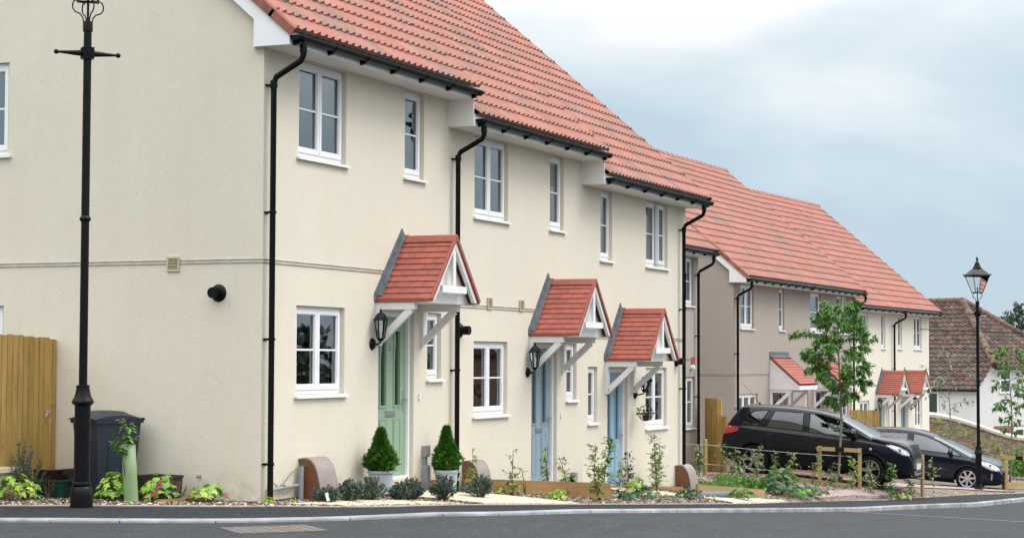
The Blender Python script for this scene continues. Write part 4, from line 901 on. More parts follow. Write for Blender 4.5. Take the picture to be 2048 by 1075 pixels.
# ---------------------------------------------------------------- bin and crates
def wheelie_bin(loc, rz):
    r = empty('wheelie_bin', loc, 'dark blue grey wheelie bin against the gable wall, behind the tall lamp', 'wheelie bin', rz)
    m = MB(); w0, w1, d0, d1, h = .23, .285, .27, .34, .94
    lo = [(-w0, -d0, .05), (w0, -d0, .05), (w0, d0, .12), (-w0, d0, .12)]; hi = [(-w1, -d1, h), (w1, -d1, h), (w1, d1, h), (-w1, d1, h)]
    a = [m.pt(p) for p in lo]; b = [m.pt(p) for p in hi]; m.face(a[::-1]); m.face(b)
    for k in range(4): m.face([a[k], a[(k+1) % 4], b[(k+1) % 4], b[k]])
    for s in (-1, 1):   # moulded arch on the sides
        m.tube([(s*.250, -.14, .25), (s*.272, -.15, .68), (s*.277, -.10, .76), (s*.277, .10, .76), (s*.272, .15, .68), (s*.250, .14, .25)], .009, 6)
    m.tube([(-.16, -.287, .25), (-.17, -.318, .68), (-.12, -.325, .76), (.12, -.325, .76), (.17, -.318, .68), (.16, -.287, .25)], .009, 6)
    m.build('body', M['bin'], r)
    m = MB(); rect(m, -w1-.025, w1+.025, -d1-.02, d1+.02, 0, 0, 0) if False else None
    m.box(-w1-.022, w1+.022, -d1-.022, d1+.022, h-.055, h-.002); m.build('rim', M['bin'], r)
    m = MB(); n = 14; rows = []
    for i in range(n+1):
        y = -d1-.05+(2*d1+.08)*i/n; t = i/n
        z = h+.015+.055*math.sin(math.pi*min(1, t*1.05))**.6; row = []
        for j in range(9):
            x = -w1-.035+(2*w1+.07)*j/8; u = abs(j-4)/4; zz = z - .035*u**3 + (.02 if (2 <= j <= 6 and .25 < t < .75) else 0); row.append(m.pt((x, y, zz)))
        rows.append(row)
    for p, q in zip(rows, rows[1:]):
        for j in range(8): m.face([p[j], p[j+1], q[j+1], q[j]])
    for ed in ([q[0] for q in rows], [q[-1] for q in rows][::-1], rows[0][::-1], rows[-1]):
        lo = [m.pt(Vector((m.v[i].x, m.v[i].y, h-.012))) for i in ed]
        for i in range(len(ed)-1): m.face([ed[i], lo[i], lo[i+1], ed[i+1]])
    m.build('lid', M['bin'], r, smooth=35)
    m = MB(); m.tube([(-.24, d1+.035, h-.01), (-.22, d1+.085, h-.015), (.22, d1+.085, h-.015), (.24, d1+.035, h-.01)], .017, 8); m.tube([(-.24, d1+.03, h-.05), (-.24, d1+.05, h)], .02, 8); m.tube([(.24, d1+.03, h-.05), (.24, d1+.05, h)], .02, 8); m.build('handle', M['bin'], r)
    for s in (-1, 1):
        m = MB(); m.lathe([(.10, s*.235), (.10, s*.275), (.05, s*.28)], (0, .26, .10), 20, 0, 'x'); m.build('wheel', M['rubber'], r)
    return r
wheelie_bin((-.46, 1.72, -.07), R(-112)).scale = (.86, .86, .97)
def crate(loc, rz, mat, w, d, h, label):
    r_ = empty('recycling_crate', loc, label, 'crate', rz, 'open recycling crates by the gable'); m = MB(); t = .012; k = .9
    o = [(-w/2, -d/2), (w/2, -d/2), (w/2, d/2), (-w/2, d/2)]
    for q in range(4):
        a, b = o[q], o[(q+1) % 4]
        m.poly([(a[0]*k, a[1]*k, 0), (b[0]*k, b[1]*k, 0), (b[0], b[1], h), (a[0], a[1], h)]); m.poly([(a[0]*k*.95, a[1]*k*.95, .01), (a[0]*.95, a[1]*.95, h), (b[0]*.95, b[1]*.95, h), (b[0]*k*.95, b[1]*k*.95, .01)])
    m.poly([(a[0]*k, a[1]*k, .0) for a in o]); m.poly([(a[0]*k, a[1]*k, .012) for a in o]); m.build('crate_body', M[mat], r_)
    m = MB(); rect(m, 0, 0, 0, 0, 0, 0, 0) if False else None
    for q in range(4):
        a, b = o[q], o[(q+1) % 4]; m.bar((a[0], a[1], h), (b[0], b[1], h), .03, .022)
    for s in (-1, 1): m.bar((-.08, s*(d/2+.012), h-.035), (.08, s*(d/2+.012), h-.035), .02, .05)
    m.build('rim', M[mat], r_)
crate((-.42, 2.36, -.07), R(5), 'crategreen', .52, .36, .20, 'dark green recycling crate on the ground by the timber gate')
crate((-.20, 2.62, .06), R(-4), 'cratebrown', .50, .34, .17, 'brown crate with a crossed strap, behind the dark green crate')
crate((-.34, 1.10, -.10), R(80), 'crateblack', .42, .32, .30, 'black plastic crate against the gable, right of the pale tree tube')
# ---------------------------------------------------------------- tree tube, pots, hanging basket
r_ = empty('tree_tube', (-1.0, 1.02, -.06), 'pale green plastic tree tube leaning slightly left, in front of the bin', 'tree tube')
m = MB(); m.lathe([(.078, 0), (.077, .3), (.075, .64), (.071, .64), (.073, .3), (.074, 0)], n=24, caps=False); m.v = [Vector((p.x-.06*p.z+.0, p.y+.03*p.z, p.z)) for p in m.v]; m.build('tube', M['guard'], r_, smooth=True)
def pot(loc, label):
    r_ = empty('plant_pot', loc, label, 'plant pot', 0, 'grey blue pots holding conifers'); m = MB()
    m.lathe([(.125, 0), (.15, .24), (.162, .245), (.166, .25), (.166, .275), (.158, .28), (.148, .275), (.14, .22)], n=30, caps=False); m.lathe([(.0, .002), (.125, .0)], n=30, caps=False); m.build('pot_body', M['planter'], r_, smooth=40)
    m = MB(); m.lathe([(0, .23), (.145, .225)], n=24, caps=False); m.build('soil_surface', M['soil'], r_)
    m = MB(); m.tube([(.155*math.cos(t_), .155*math.sin(t_), .14+.03*math.cos((t_-R(-60))*6)) for t_ in [R(-75)+R(30)*k/8 for k in range(9)]], .006, 6); m.build('handle', M['planter'], r_)
POT1, POT2 = (2.42, -.27, -.12), (4.24, -.30, -.20)
pot(POT1, 'grey blue pot left of the sage green door'); pot(POT2, 'grey blue pot by the second downpipe, right of the grey supply box')
r_ = empty('hanging_basket', (12.30, -.22, .63), 'wire ball basket hanging under the tilted lantern right of the sky blue door', 'hanging basket')
m = MB()
for k in range(5):
    t_ = k*math.pi/5; m.tube([(.13*math.cos(a)*math.cos(t_), .13*math.cos(a)*math.sin(t_), .13*math.sin(a)) for a in [j*math.tau/24 for j in range(25)]], .004, 5)
for z in (-.06, .0, .05): rr = math.sqrt(.13**2-z*z); m.tube([(rr*math.cos(a), rr*math.sin(a), z) for a in [j*math.tau/24 for j in range(25)]], .004, 5)
m.tube([(0, 0, .13), (0, 0, .44)], .003, 5); m.tube([(0, 0, .13), (.012, 0, .15), (0, 0, .17)], .005, 5); m.build('wire_ball', M['trim'], r_)
m = MB(); m.lathe([(0, -.13), (.045, -.125), (.06, -.05), (.055, -.05)], n=14, caps=False); m.build('inner_pot', M['cratebrown'], r_)
# ---------------------------------------------------------------- stake frames, wire fence
def stake_frame(p, q, z0, z1, label, tie=True):
    r_ = empty('stake_frame', (0, 0, 0), label, 'tree support', 0, 'timber tree stakes with a crossbar')
    p, q = Vector(p), Vector(q); d = (q-p).normalized()
    for v, z in ((p, z0), (q, z1)):
        m = MB(); m.box(v.x-.03, v.x+.03, v.y-.035, v.y+.035, z-.3, z+.78); m.build('stake', M['stake'], r_)
    m = MB(); mid = (p+q)/2; zz = (z0+z1)/2+.745
    a, b = Vector((p.x-d.x*.05-.05, p.y-d.y*.05, z0+.73)), Vector((q.x+d.x*.05-.05, q.y+d.y*.05, z1+.73)); u = (b-a)
    m.bar(a, b, .04, .085); m.build('crossbar', M['stake'], r_)
    m = MB(); m.bar(a+u*.41, a+u*.60, .07, .10); m.build('tie', M['trim'], r_)
stake_frame((23.46, -.34), (23.83, -1.14), -1.12, -1.17, 'timber stake frame with crossbar holding the leafy tree by the black car')
stake_frame((34.75, -2.45), (35.05, -3.25), -1.75, -1.80, 'timber stake frame with crossbar at the right edge of the picture')
f = empty('wire_fence', (0, 0, 0), 'low post and wire fence along the bed in front of the cars', 'fence')
for x, y, zb, zt in ((21.55, 1.67, -1.2, -.16), (26.2, -2.03, -1.75, -.61)):
    m = MB(); m.lathe([(.045, zb), (.045, zt-.01), (.035, zt)], (x, y, 0), 12); m.build('post', M['stake'], f, smooth=40)
m = MB(); m.lathe([(.04, -2.0), (.04, -1.09), (.03, -1.08)], (33.87, -2.68, 0), 12); tag(m.build('timber_post', M['stake'], smooth=40), 'lone round timber post right of the dark blue car nose', 'post')
for h0, h1 in ((.12, .09), (.53, .53)):
    a, b = Vector((21.5, 1.63, -.16-h0)), Vector((26.17, -2.07, -.61-h1)); m = MB()
    m.tube([a+(b-a)*t_ - Vector((0, 0, .06*math.sin(math.pi*t_))) for t_ in [k/14 for k in range(15)]], .0055, 5); m.build('wire', M['wire'], f)
m = MB(); m.tube([(21.5, 1.63, -.28), (20.2, 2.6, -.22)], .0045, 5); m.build('wire', M['wire'], f)
# ---------------------------------------------------------------- plants
GRN = {'lime': [(.26,.42,.05),(.20,.36,.06),(.34,.45,.07),(.13,.27,.05)], 'mid': [(.06,.16,.02),(.09,.20,.03),(.045,.12,.02),(.12,.24,.04)],
       'dark': [(.02,.065,.02),(.03,.09,.025),(.045,.11,.03)], 'grey': [(.085,.13,.095),(.055,.09,.07),(.12,.165,.12),(.04,.065,.05)],
       'conifer': [(.035,.11,.012),(.055,.16,.015),(.08,.21,.02),(.02,.07,.01)], 'yellow': [(.24,.30,.06),(.30,.33,.10),(.14,.22,.05),(.33,.27,.12)],
       'whip': [(.14,.23,.05),(.09,.17,.04),(.20,.27,.08),(.26,.27,.09)], 'purple': [(.035,.012,.025),(.06,.02,.035),(.05,.04,.03)], 'red': [(.28,.04,.04),(.35,.09,.06),(.2,.03,.04)],
       'deep': [(.014,.03,.012),(.02,.04,.018),(.01,.022,.012)],
       'olive': [(.10,.15,.07),(.15,.20,.11),(.07,.11,.05),(.20,.24,.15)]}
def rv(r):
    while True:
        v = Vector((r.uniform(-1, 1), r.uniform(-1, 1), r.uniform(-1, 1)))
        if .01 < v.length < 1: return v.normalized()
def leaf(mb, p, d, n, L_, w, col, droop=.15):
    d = d.normalized(); s = d.cross(n)
    if s.length < 1e-3: s = d.orthogonal()
    s.normalize(); u = s.cross(d)
    a, b = p + d*L_*.45 + s*w/2 - u*w*.12, p + d*L_*.45 - s*w/2 - u*w*.12; m_ = p + d*L_*.5 + u*w*.06; t = p + d*L_ - Vector((0, 0, L_*droop))
    i = [mb.pt(x) for x in (p, a, t, b, m_)]
    mb.face([i[0], i[1], i[4]], 0, col); mb.face([i[1], i[2], i[4]], 0, col); mb.face([i[2], i[3], i[4]], 0, col); mb.face([i[3], i[0], i[4]], 0, col)
def lobed(mb, c, n, r0, col, rr, k=5):
    n = n.normalized(); a = n.orthogonal().normalized(); b = n.cross(a); ph = rr.uniform(0, 6.28); ctr = mb.pt(c); ring = []
    for j in range(k*3):
        t = ph + j*math.tau/(k*3); q = (1.0 if j % 3 == 1 else .62 if j % 3 == 0 else .80)*r0*rr.uniform(.9, 1.08)
        if j > k*3-2: q *= .25
        ring.append(mb.pt(c + (a*math.cos(t)+b*math.sin(t))*q - n*(.25*q*q/r0)))
    for j in range(len(ring)): mb.face([ctr, ring[j], ring[(j+1) % len(ring)]], 0, col)
def vc(c, r, v=.2): q = 1.35*r.uniform(1-v, 1+v); return (c[0]*q, c[1]*q, c[2]*q)
def clump(name, x, y, w, h, n, lr, pal, seed, label, cat, z=None, red=0, group=None):
    r = random.Random(seed); z = hgt(x, y) if z is None else z; o = empty(name, (x, y, z), label, cat, 0, group); f, s = MB(), MB()
    for i in range(n):
        t = r.uniform(0, math.tau); q = math.sqrt(r.random()); px, py = q*w/2*math.cos(t), q*w/2*math.sin(t)
        pz = h*(.25+.75*(1-q*q)**.6)*r.uniform(.45, 1); nrm = Vector((px/w*1.6, py/w*1.6, .75)) + rv(r)*.35
        pl = GRN[pal] if r.random() > red else GRN['red' if r.random() < .4 else 'yellow']
        lobed(f, Vector((px, py, pz)), nrm, lr*r.uniform(.65, 1.15), vc(r.choice(pl), r), r)
        if i % 3 == 0: s.tube([(px*.2, py*.2, 0), (px*.7, py*.7, pz*.6), (px, py, pz)], .003, 4, caps=False)
    f.build('foliage', M['leaf'], o); s.build('stems', M['greystem'], o); return o
def hebe(x, y, w, h, n, seed, label, pal='grey', z=None, cat='shrub', name='low_shrub', lf=(.035, .014)):
    r = random.Random(seed); z = hgt(x, y) if z is None else z; o = empty(name, (x, y, z), label, cat, 0, None); f, s = MB(), MB()
    ns = max(14, n//28)
    for i in range(ns):
        t = r.uniform(0, math.tau); q = r.random()**.6; tip = Vector((q*w/2*math.cos(t), q*w/2*math.sin(t), h*(.45+.55*(1-q*q))*r.uniform(.75, 1.05))); b0 = Vector((tip.x*.15, tip.y*.15, 0))
        s.tube([b0, (b0+tip)/2+Vector((tip.x*.12, tip.y*.12, 0)), tip], [.006, .004, .003], 4, caps=False)
        d = (tip-b0).normalized(); k = n//ns
        for j in range(k):
            u = .4+.6*j/k; p = b0+(tip-b0)*u+Vector((tip.x*.12, tip.y*.12, 0))*math.sin(math.pi*u); out_ = (rv(r)+d*.7)
            leaf(f, p, out_, rv(r), lf[0]*r.uniform(.7, 1.3), lf[1]*r.uniform(.8, 1.3), vc(r.choice(GRN[pal]), r), 0)
    f.build('foliage', M['leaf'], o); s.build('stems', M['stem'], o); return o
def whip(x, y, h, n, seed, label, pal='whip', lf=.055, z=None, lean=(0, 0), side=.16, name='sapling', cat='sapling', start=2):
    r = random.Random(seed); z = hgt(x, y) if z is None else z; o = empty(name, (x, y, z), label, cat, 0, None); f, s = MB(), MB()
    ns = r.choice((1, 2, 2)); st = []
    for k in range(ns):
        P = [Vector((0, 0, -.03))]; v = Vector((r.uniform(-.06, .06)+lean[0], r.uniform(-.06, .06)+lean[1], 1)).normalized(); hh = h*(1 if k == 0 else r.uniform(.55, .8)); m_ = 8
        for j in range(m_):
            v = (v+rv(r)*.16+Vector((0, 0, .1))).normalized(); P.append(P[-1]+v*hh/m_)
        s.tube(P, [.008*(1-j/(m_+2))+.002 for j in range(m_+1)], 5, caps=False); st.append(P)
    for P in st:
        for j in range(start, len(P)):
            for k in range(max(1, int(n/len(st)/7))):
                a = P[j-1]+(P[j]-P[j-1])*r.random(); t = r.uniform(0, math.tau); ln = side*r.uniform(.2, 1)*(1.1-.6*j/len(P)); e_ = a+Vector((math.cos(t)*ln, math.sin(t)*ln, ln*r.uniform(-.1, .6)))
                s.tube([a, e_], .002, 3, caps=False)
                for q in range(3):
                    p = a+(e_-a)*(.4+.3*q); leaf(f, p, (e_-a)+rv(r)*ln*.9+Vector((0, 0, -.02)), Vector((0, 0, 1))+rv(r)*.5, lf*r.uniform(.6, 1.2), lf*.62*r.uniform(.7, 1.2), vc(r.choice(GRN[pal]), r), .2)
    f.build('foliage', M['leaf'], o); s.build('stem', M['stem'], o); return o
def cr_(u):
    T = [(0, .6), (.12, .95), (.27, 1.0), (.40, .84), (.52, .60), (.62, .42), (.75, .28), (.88, .17), (1, .02)]
    return lerpt(T, u)
def conifer(p, label, seed, h=.60, w=.44):
    r = random.Random(seed); o = empty('potted_conifer', p, label, 'conifer', 0, None); f = MB(); t_ = MB()
    t_.tube([(0, 0, -.02), (0, 0, h*.9)], [.016, .004], 6); t_.build('stem', M['stem'], o)
    tops = [(0, 0, h)] + [(r.uniform(-.1, .1), r.uniform(-.1, .1), h*r.uniform(.55, .8)) for _ in range(5)]
    for i in range(2300):
        u = r.random()**.85; z = h*u; prof = w/2*cr_(u)
        t = r.uniform(0, math.tau); q = r.uniform(.72, 1.04) if i % 3 else r.uniform(.15, .75); lump = 1+.12*math.sin(t*3+u*9+seed)+.17*math.sin(t*5-u*13+seed*2)+.10*math.sin(t*11+u*25)
        c = Vector((prof*q*lump*math.cos(t), prof*q*lump*math.sin(t), z)); d = Vector((math.cos(t), math.sin(t), .9)).normalized(); col = vc(r.choice(GRN['conifer']), r, .25)
        for k in range(5): leaf(f, c, d+rv(r)*.55, rv(r), r.uniform(.03, .07), .014, col, 0)
    f.build('foliage', M['leaf'], o); return o
clump('ornamental_plant', -1.25, 2.32, .52, .32, 96, .056, 'lime', 1, 'lime green lobed clump near the left edge, in front of the low wall stub', 'plant', red=.1)
clump('ornamental_plant', -1.35, 2.75, .36, .42, 50, .052, 'lime', 2, 'lime green clump cut by the left edge of the picture', 'plant', red=.08)
clump('ornamental_plant', -.95, 1.27, .42, .34, 84, .06, 'lime', 3, 'lime green lobed clump between the lamp base and the tree tube', 'plant', red=.1)
clump('ornamental_plant', -.62, .90, .46, .33, 88, .056, 'lime', 4, 'lime green lobed clump right of the tree tube, below the black crate', 'plant', red=.12)
clump('ornamental_plant', -.42, .42, .46, .25, 72, .052, 'lime', 5, 'lime and yellow clump on its own below the middle of the gable', 'plant', red=.22)
clump('ornamental_plant', -.12, -.18, .16, .10, 14, .035, 'lime', 6, 'tiny lime green clump at the corner beside the nearest downpipe', 'plant')
clump('ornamental_plant', 6.42, -1.0, .34, .14, 30, .05, 'lime', 7, 'lime green clump in front of the long brown edging board', 'plant')
clump('ornamental_plant', 5.75, -.42, .16, .09, 12, .035, 'lime', 8, 'tiny lime clump on the path below the first thin sapling', 'plant')
clump('ornamental_plant', 9.95, -1.05, .52, .20, 60, .05, 'dark', 9, 'dark green lobed clump below the hanging basket', 'plant')
clump('ornamental_plant', 10.6, -.65, .42, .30, 44, .05, 'lime', 10, 'light green clump behind the dark green one, below the hanging basket', 'plant')
clump('ornamental_plant', 8.75, -1.18, .36, .15, 34, .05, 'dark', 11, 'dark green clump at the right end of the long brown edging board', 'plant')
clump('ornamental_plant', 11.95, -1.1, .50, .22, 62, .05, 'dark', 12, 'dark green lobed clump in front of the third meter box', 'plant')
clump('ornamental_plant', 14.5, -1.25, .52, .26, 60, .055, 'mid', 13, 'bright green lobed clump hiding the corner of the pale edging board', 'plant', red=.05)
clump('ornamental_plant', 24.6, -1.85, .60, .16, 50, .05, 'yellow', 14, 'yellow green low clump below the nose of the black car', 'plant')
hebe(-1.0, 2.45, .52, .66, 1000, 20, 'airy grey green shrub in front of the timber gate', 'grey', -.06)
hebe(-.75, 2.30, .24, .26, 150, 21, 'dark twiggy little shrub beside the green crate', 'purple', -.06, lf=(.028, .01))
hebe(-.9, 1.2, .24, .42, 90, 22, 'sparse thin shrub in front of the bin, left of the tube', 'grey', -.06, lf=(.025, .009))
hebe(-.50, .78, .26, .34, 110, 23, 'feathery red plant in front of the black crate', 'red', -.07, 'plant', 'feathery_plant', (.035, .008))
hebe(-.38, .60, .12, .18, 30, 24, 'small feathery red sprig beside the timber offcut', 'red', -.07, 'plant', 'feathery_plant', (.03, .008))
hebe(-1.5, 2.2, .24, .26, 70, 25, 'feathery red plant at the low wall stub', 'red', -.06, 'plant', 'feathery_plant', (.035, .008))
whip(-1.05, 1.05, .86, 110, 26, 'young plant with broad leaves sprouting from the top of the tree tube', 'mid', .085, .02, side=.12, start=7)
for i, (x, y, w, h, lb) in enumerate([(.62, -.50, .36, .20, 'low grey green shrub in front of the nearest meter box'), (1.05, -.58, .34, .27, 'grey green shrub right of the nearest meter box'), (1.52, -.60, .40, .30, 'grey green shrub in front of the left conifer pot'),
        (1.98, -.74, .26, .22, 'smallest grey green shrub, between the two conifer pots'), (2.22, -.78, .34, .28, 'grey green shrub below the sage green door'), (2.80, -.93, .36, .33, 'round grey green shrub in front of the right conifer pot'), (4.05, -.86, .42, .33, 'rounded grey green shrub on a stem in front of the edging board')]):
    hebe(x, y, w*1.08, h, 1500, 40+i, lb, lf=(.036, .017))
conifer((POT1[0], POT1[1], POT1[2]+.25), 'clipped bright green conifer in the pot left of the sage green door', 51, .52, .36)
conifer((POT2[0], POT2[1], POT2[2]+.25), 'clipped bright green conifer in the pot by the second downpipe', 52, .57, .33)
WH = [(4.69, -.51, .58, 20, 'thin sapling rising behind the rounded shrub, before the second meter box', 'whip'), (5.87, -.56, .62, 26, 'thin sapling left of the grey blue door, before the edging board', 'whip'), (6.19, -.59, .40, 3, 'bare twig just left of the grey blue door', 'whip'),
      (7.05, -.62, .72, 24, 'thin sapling at the right jamb of the grey blue door', 'whip'), (7.75, -.60, .58, 28, 'leaning sapling in front of the small supply box', 'whip'), (7.5, -1.18, .82, 64, 'bushiest sapling, standing in front of the end of the edging board', 'whip'),
      (8.75, -.75, .86, 52, 'tall green sapling in front of the sky blue door', 'mid'), (10.2, -.5, .5, 20, 'small sapling before the hinge side of the sky blue door', 'whip'), (11.35, -.24, .62, 34, 'purple leaved sapling at the right jamb of the sky blue door', 'purple'),
      (12.2, -.45, .98, 60, 'tall sapling under the right of the hanging basket', 'whip'), (12.55, -.35, .75, 30, 'thinner sapling beside the third meter box', 'whip')]
for i, (x, y, h, n, lb, pl) in enumerate(WH): whip(x, y, h*1.05, n*1.5, 60+i, lb, pl, .068 if n > 10 else .03, lean=(.1, -.1) if i in (4, 6) else (0, 0))
WR = [(20.9, 1.6, .62, 34, 'sapling in front of the second taupe downpipe'), (21.2, 1.75, .66, 44, 'bright sapling in front of the tall timber screen'), (21.57, 1.35, .72, 46, 'sapling beside the left fence post'), (21.87, 1.16, .80, 44, 'sapling behind the tail of the black car'),
      (21.75, .94, .62, 40, 'pale sapling just left of the rear wheel'), (21.89, .63, .74, 60, 'bushy sapling in front of the rear wheel of the black car'), (22.25, .3, .66, 46, 'sapling in front of the rear door of the black car'), (22.2, -.09, .66, 52, 'sapling in front of the door pillar of the black car'),
      (22.85, -.34, .92, 50, 'tallest sapling of the row, left of the stake frame'), (23.01, -.7, .58, 48, 'yellow green sapling between the stakes'), (23.19, -1.13, .72, 70, 'dense sapling at the right stake'), (23.6, -1.43, .70, 54, 'sapling in front of the front wheel of the black car'),
      (24.03, -1.79, .84, 70, 'sapling in front of the headlight of the black car'), (24.9, -2.02, .70, 60, 'sapling in front of the grille of the black car'), (27.4, -2.05, .78, 30, 'lone sapling right of the right fence post')]
for i, (x, y, h, n, lb) in enumerate(WR): whip(x, y, h*1.0, n*.8, 90+i, lb, 'whip' if i % 3 else 'mid', .078, side=.2)
clump('comfrey', 17.5, -1.05, .75, .42, 90, .075, 'dark', 120, 'dark leafy bush at the kerb left of the pink drive', 'plant'); hebe(18.2, -.9, .7, .55, 420, 121, 'taller green bush behind the dark leafy one', 'mid', lf=(.09, .03))
clump('comfrey', 17.9, -1.32, .9, .24, 110, .06, 'mid', 122, 'low spreading green clump at the left end of the pink drive', 'plant'); hebe(16.9, -.7, .6, .36, 340, 123, 'green bush behind the end of the pale edging board', 'mid', lf=(.08, .028))
clump('comfrey', 19.0, -1.25, .8, .2, 90, .055, 'dark', 124, 'dark low clump on the edge of the pink drive', 'plant')
# low sedum mats nobody could count
r = random.Random(7); f = MB()
for cx, cy, rx, ry_, n in ((15.6, -.12, 1.0, .25, 900), (17.3, -.1, 1.2, .3, 900), (18.9, -.2, .8, .3, 500), (19.9, .6, .5, .3, 300), (22.6, .1, .3, .2, 120)):
    for i in range(n):
        a, q = r.uniform(0, math.tau), math.sqrt(r.random()); x, y = cx+rx*q*math.cos(a), cy+ry_*q*math.sin(a)
        p = Vector((x, y, hgt(x, y)+r.uniform(.0, .13)*(1-q*.5))); leaf(f, p, rv(r)+Vector((0, 0, .9)), rv(r), .07, .03, vc(r.choice(GRN['mid'][1:]), r, .25), 0)
tag(f.build('ground_cover', M['leaf']), 'low bright green ground cover along the edging boards', 'ground cover', kind='stuff')
r = random.Random(8); f = MB()
for i in range(9):
    t = r.uniform(0, math.tau); lobed(f, Vector((12.30+.15*math.cos(t), -.22+.15*math.sin(t), .65+r.uniform(-.04, .05))), rv(r)+Vector((0, 0, .5)), .035, vc(r.choice(GRN['mid']), r), r)
f.lathe([(.05, .57), (.055, .60)], (12.30, -.22, 0), 10, 0, 'z', (.03, .03, .02))
for i in range(14): leaf(f, Vector((12.30, -.22, .6)), rv(r)+Vector((0, 0, .8)), rv(r), .09, .03, vc(r.choice(GRN['yellow']+GRN['grey']), r), 0)
tag(f.build('trailing_plant', M['leaf']), 'trailing ivy and yellow flowers growing in the wire ball basket', 'plant')
r = random.Random(77); f = MB(); k = 0
while k < 190:
    x, y = r.uniform(-2.6, 26), r.uniform(-1.5, 2)
    if sdist(x, y) < .1 or not bedok(x, y): continue
    k += 1; z = hgt(x, y); g = GRN[r.choice(('lime', 'mid', 'whip', 'yellow', 'red', 'grey'))]
    for q in range(r.randint(5, 14)): leaf(f, Vector((x, y, z)), rv(r)+Vector((0, 0, .8)), rv(r), r.uniform(.03, .085), r.uniform(.008, .022), vc(r.choice(g), r), .2)
tag(f.build('small_weeds', M['leaf']), 'tiny weeds and seedlings scattered over the bark chips', 'weeds', kind='stuff')
# ---------------------------------------------------------------- trees
def young_tree(base, h, cz, cw, nb, nl, seed, label, ll=.10, lw=.030, pal='mid', tr=.028, guard=True, droop=.5, name='young_tree'):
    r = random.Random(seed); o = empty(name, base, label, 'tree', 0, None); t, f = MB(), MB(); P = []
    for j in range(13): P.append(Vector((.03*math.sin(j*.8+seed), .03*math.cos(j*.6), -.05+h*j/12)))
    t.tube(P, [tr*(1-.8*j/12)+.003 for j in range(13)], 8); sb = MB()
    br = []
    for i in range(nb):
        u = i/(nb-1); z = cz+(h-cz)*u*.97; k = min(11, int(z/h*12)); p0 = P[k]+(P[k+1]-P[k])*(z/h*12-k) if k < 12 else P[-1]
        t_ = i*2.4+r.uniform(-.5, .5); ln = cw/2*(math.sin(math.pi*(.12+.80*(1-u)**.85))**.8)*r.uniform(.7, 1.15); v = Vector((math.cos(t_), math.sin(t_), r.uniform(.25, .75))).normalized(); Q = [p0]
        for j in range(5):
            v = (v+rv(r)*.22+Vector((0, 0, .04-.07*j*.4))).normalized(); Q.append(Q[-1]+v*ln/5*1.12)
        sb.tube(Q, [.010*(1-j/7) for j in range(6)], 5, caps=False); br.append((Q, ln))
        for s_ in range(3):
            j = r.choice((2, 3, 4)); w = (v+rv(r)*.9).normalized(); q2 = [Q[j], Q[j]+w*ln*.22, Q[j]+w*ln*.4-Vector((0, 0, ln*.06))]; sb.tube(q2, .0035, 4, caps=False); br.append((q2, ln*.5))
    tot = sum(b[1] for b in br)
    for Q, ln in br:
        n = max(3, int(nl*ln/tot)); L_ = len(Q)-1
        for i in range(n):
            u = (.25+.8*r.random()**.7)*L_; u = min(u, L_-.001); j = int(u); p = Q[j]+(Q[j+1]-Q[j])*(u-j); d = (Q[j+1]-Q[j]).normalized()*.7+rv(r)*.9-Vector((0, 0, droop*r.uniform(.2, 1.5)))
            leaf(f, p+rv(r)*.02, d, Vector((0, 0, 1))+rv(r)*.6, ll*r.uniform(.65, 1.25), lw*r.uniform(.8, 1.3), vc(r.choice(GRN[pal]), r, .3), .25)
    t.build('trunk', M['bark'], o, smooth=True); sb.build('branches', M['bark'], o); f.build('crown', M['leaf'], o)
    if guard:
        g = MB(); g.lathe([(.055, -.05), (.055, .18), (.045, .19)], n=14); g.build('trunk_guard', M['cratebrown'], o)
    return o
young_tree((23.67, -.74, -1.19), 3.98, 1.72, 1.55, 42, 7800, 5, 'staked young tree with drooping green leaves in front of the taupe house', .125, .042)
young_tree((38.3, -.35, -2.0), 3.85, 1.5, 1.75, 15, 260, 9, 'sparse young tree with few leaves, left of the far street lamp', .12, .05, 'olive', .022, False)
young_tree((35.0, -2.62, -1.8), 3.7, 1.4, 1.15, 24, 1500, 14, 'young tree at the right edge, tied to its stake frame', .11, .05, 'mid', .026, False)
# ---------------------------------------------------------------- cars
def cr(P, x):
    """smooth interpolation through (x, value) pairs"""
    if x <= P[0][0]: return P[0][1]
    if x >= P[-1][0]: return P[-1][1]
    for i in range(len(P)-1):
        if x <= P[i+1][0]:
            x0, y0 = P[i]; x1, y1 = P[i+1]; h = x1-x0; d = (y1-y0)/h
            dm = (y0-P[i-1][1])/(x0-P[i-1][0]) if i > 0 else d; dp = (P[i+2][1]-y1)/(P[i+2][0]-x1) if i < len(P)-2 else d
            m0 = 0 if dm*d <= 0 else 2*dm*d/(dm+d); m1 = 0 if dp*d <= 0 else 2*dp*d/(dp+d)
            if i == 0: m0 = d
            if i == len(P)-2: m1 = d
            t = (x-x0)/h; return (2*t**3-3*t*t+1)*y0+(t**3-2*t*t+t)*h*m0+(-2*t**3+3*t*t)*y1+(t**3-t*t)*h*m1
def inside(poly, x, y):
    c = False
    for (x0, y0), (x1, y1) in zip(poly, poly[1:]+poly[:1]):
        if (y0 > y) != (y1 > y) and x < (x1-x0)*(y-y0)/(y1-y0)+x0: c = not c
    return c
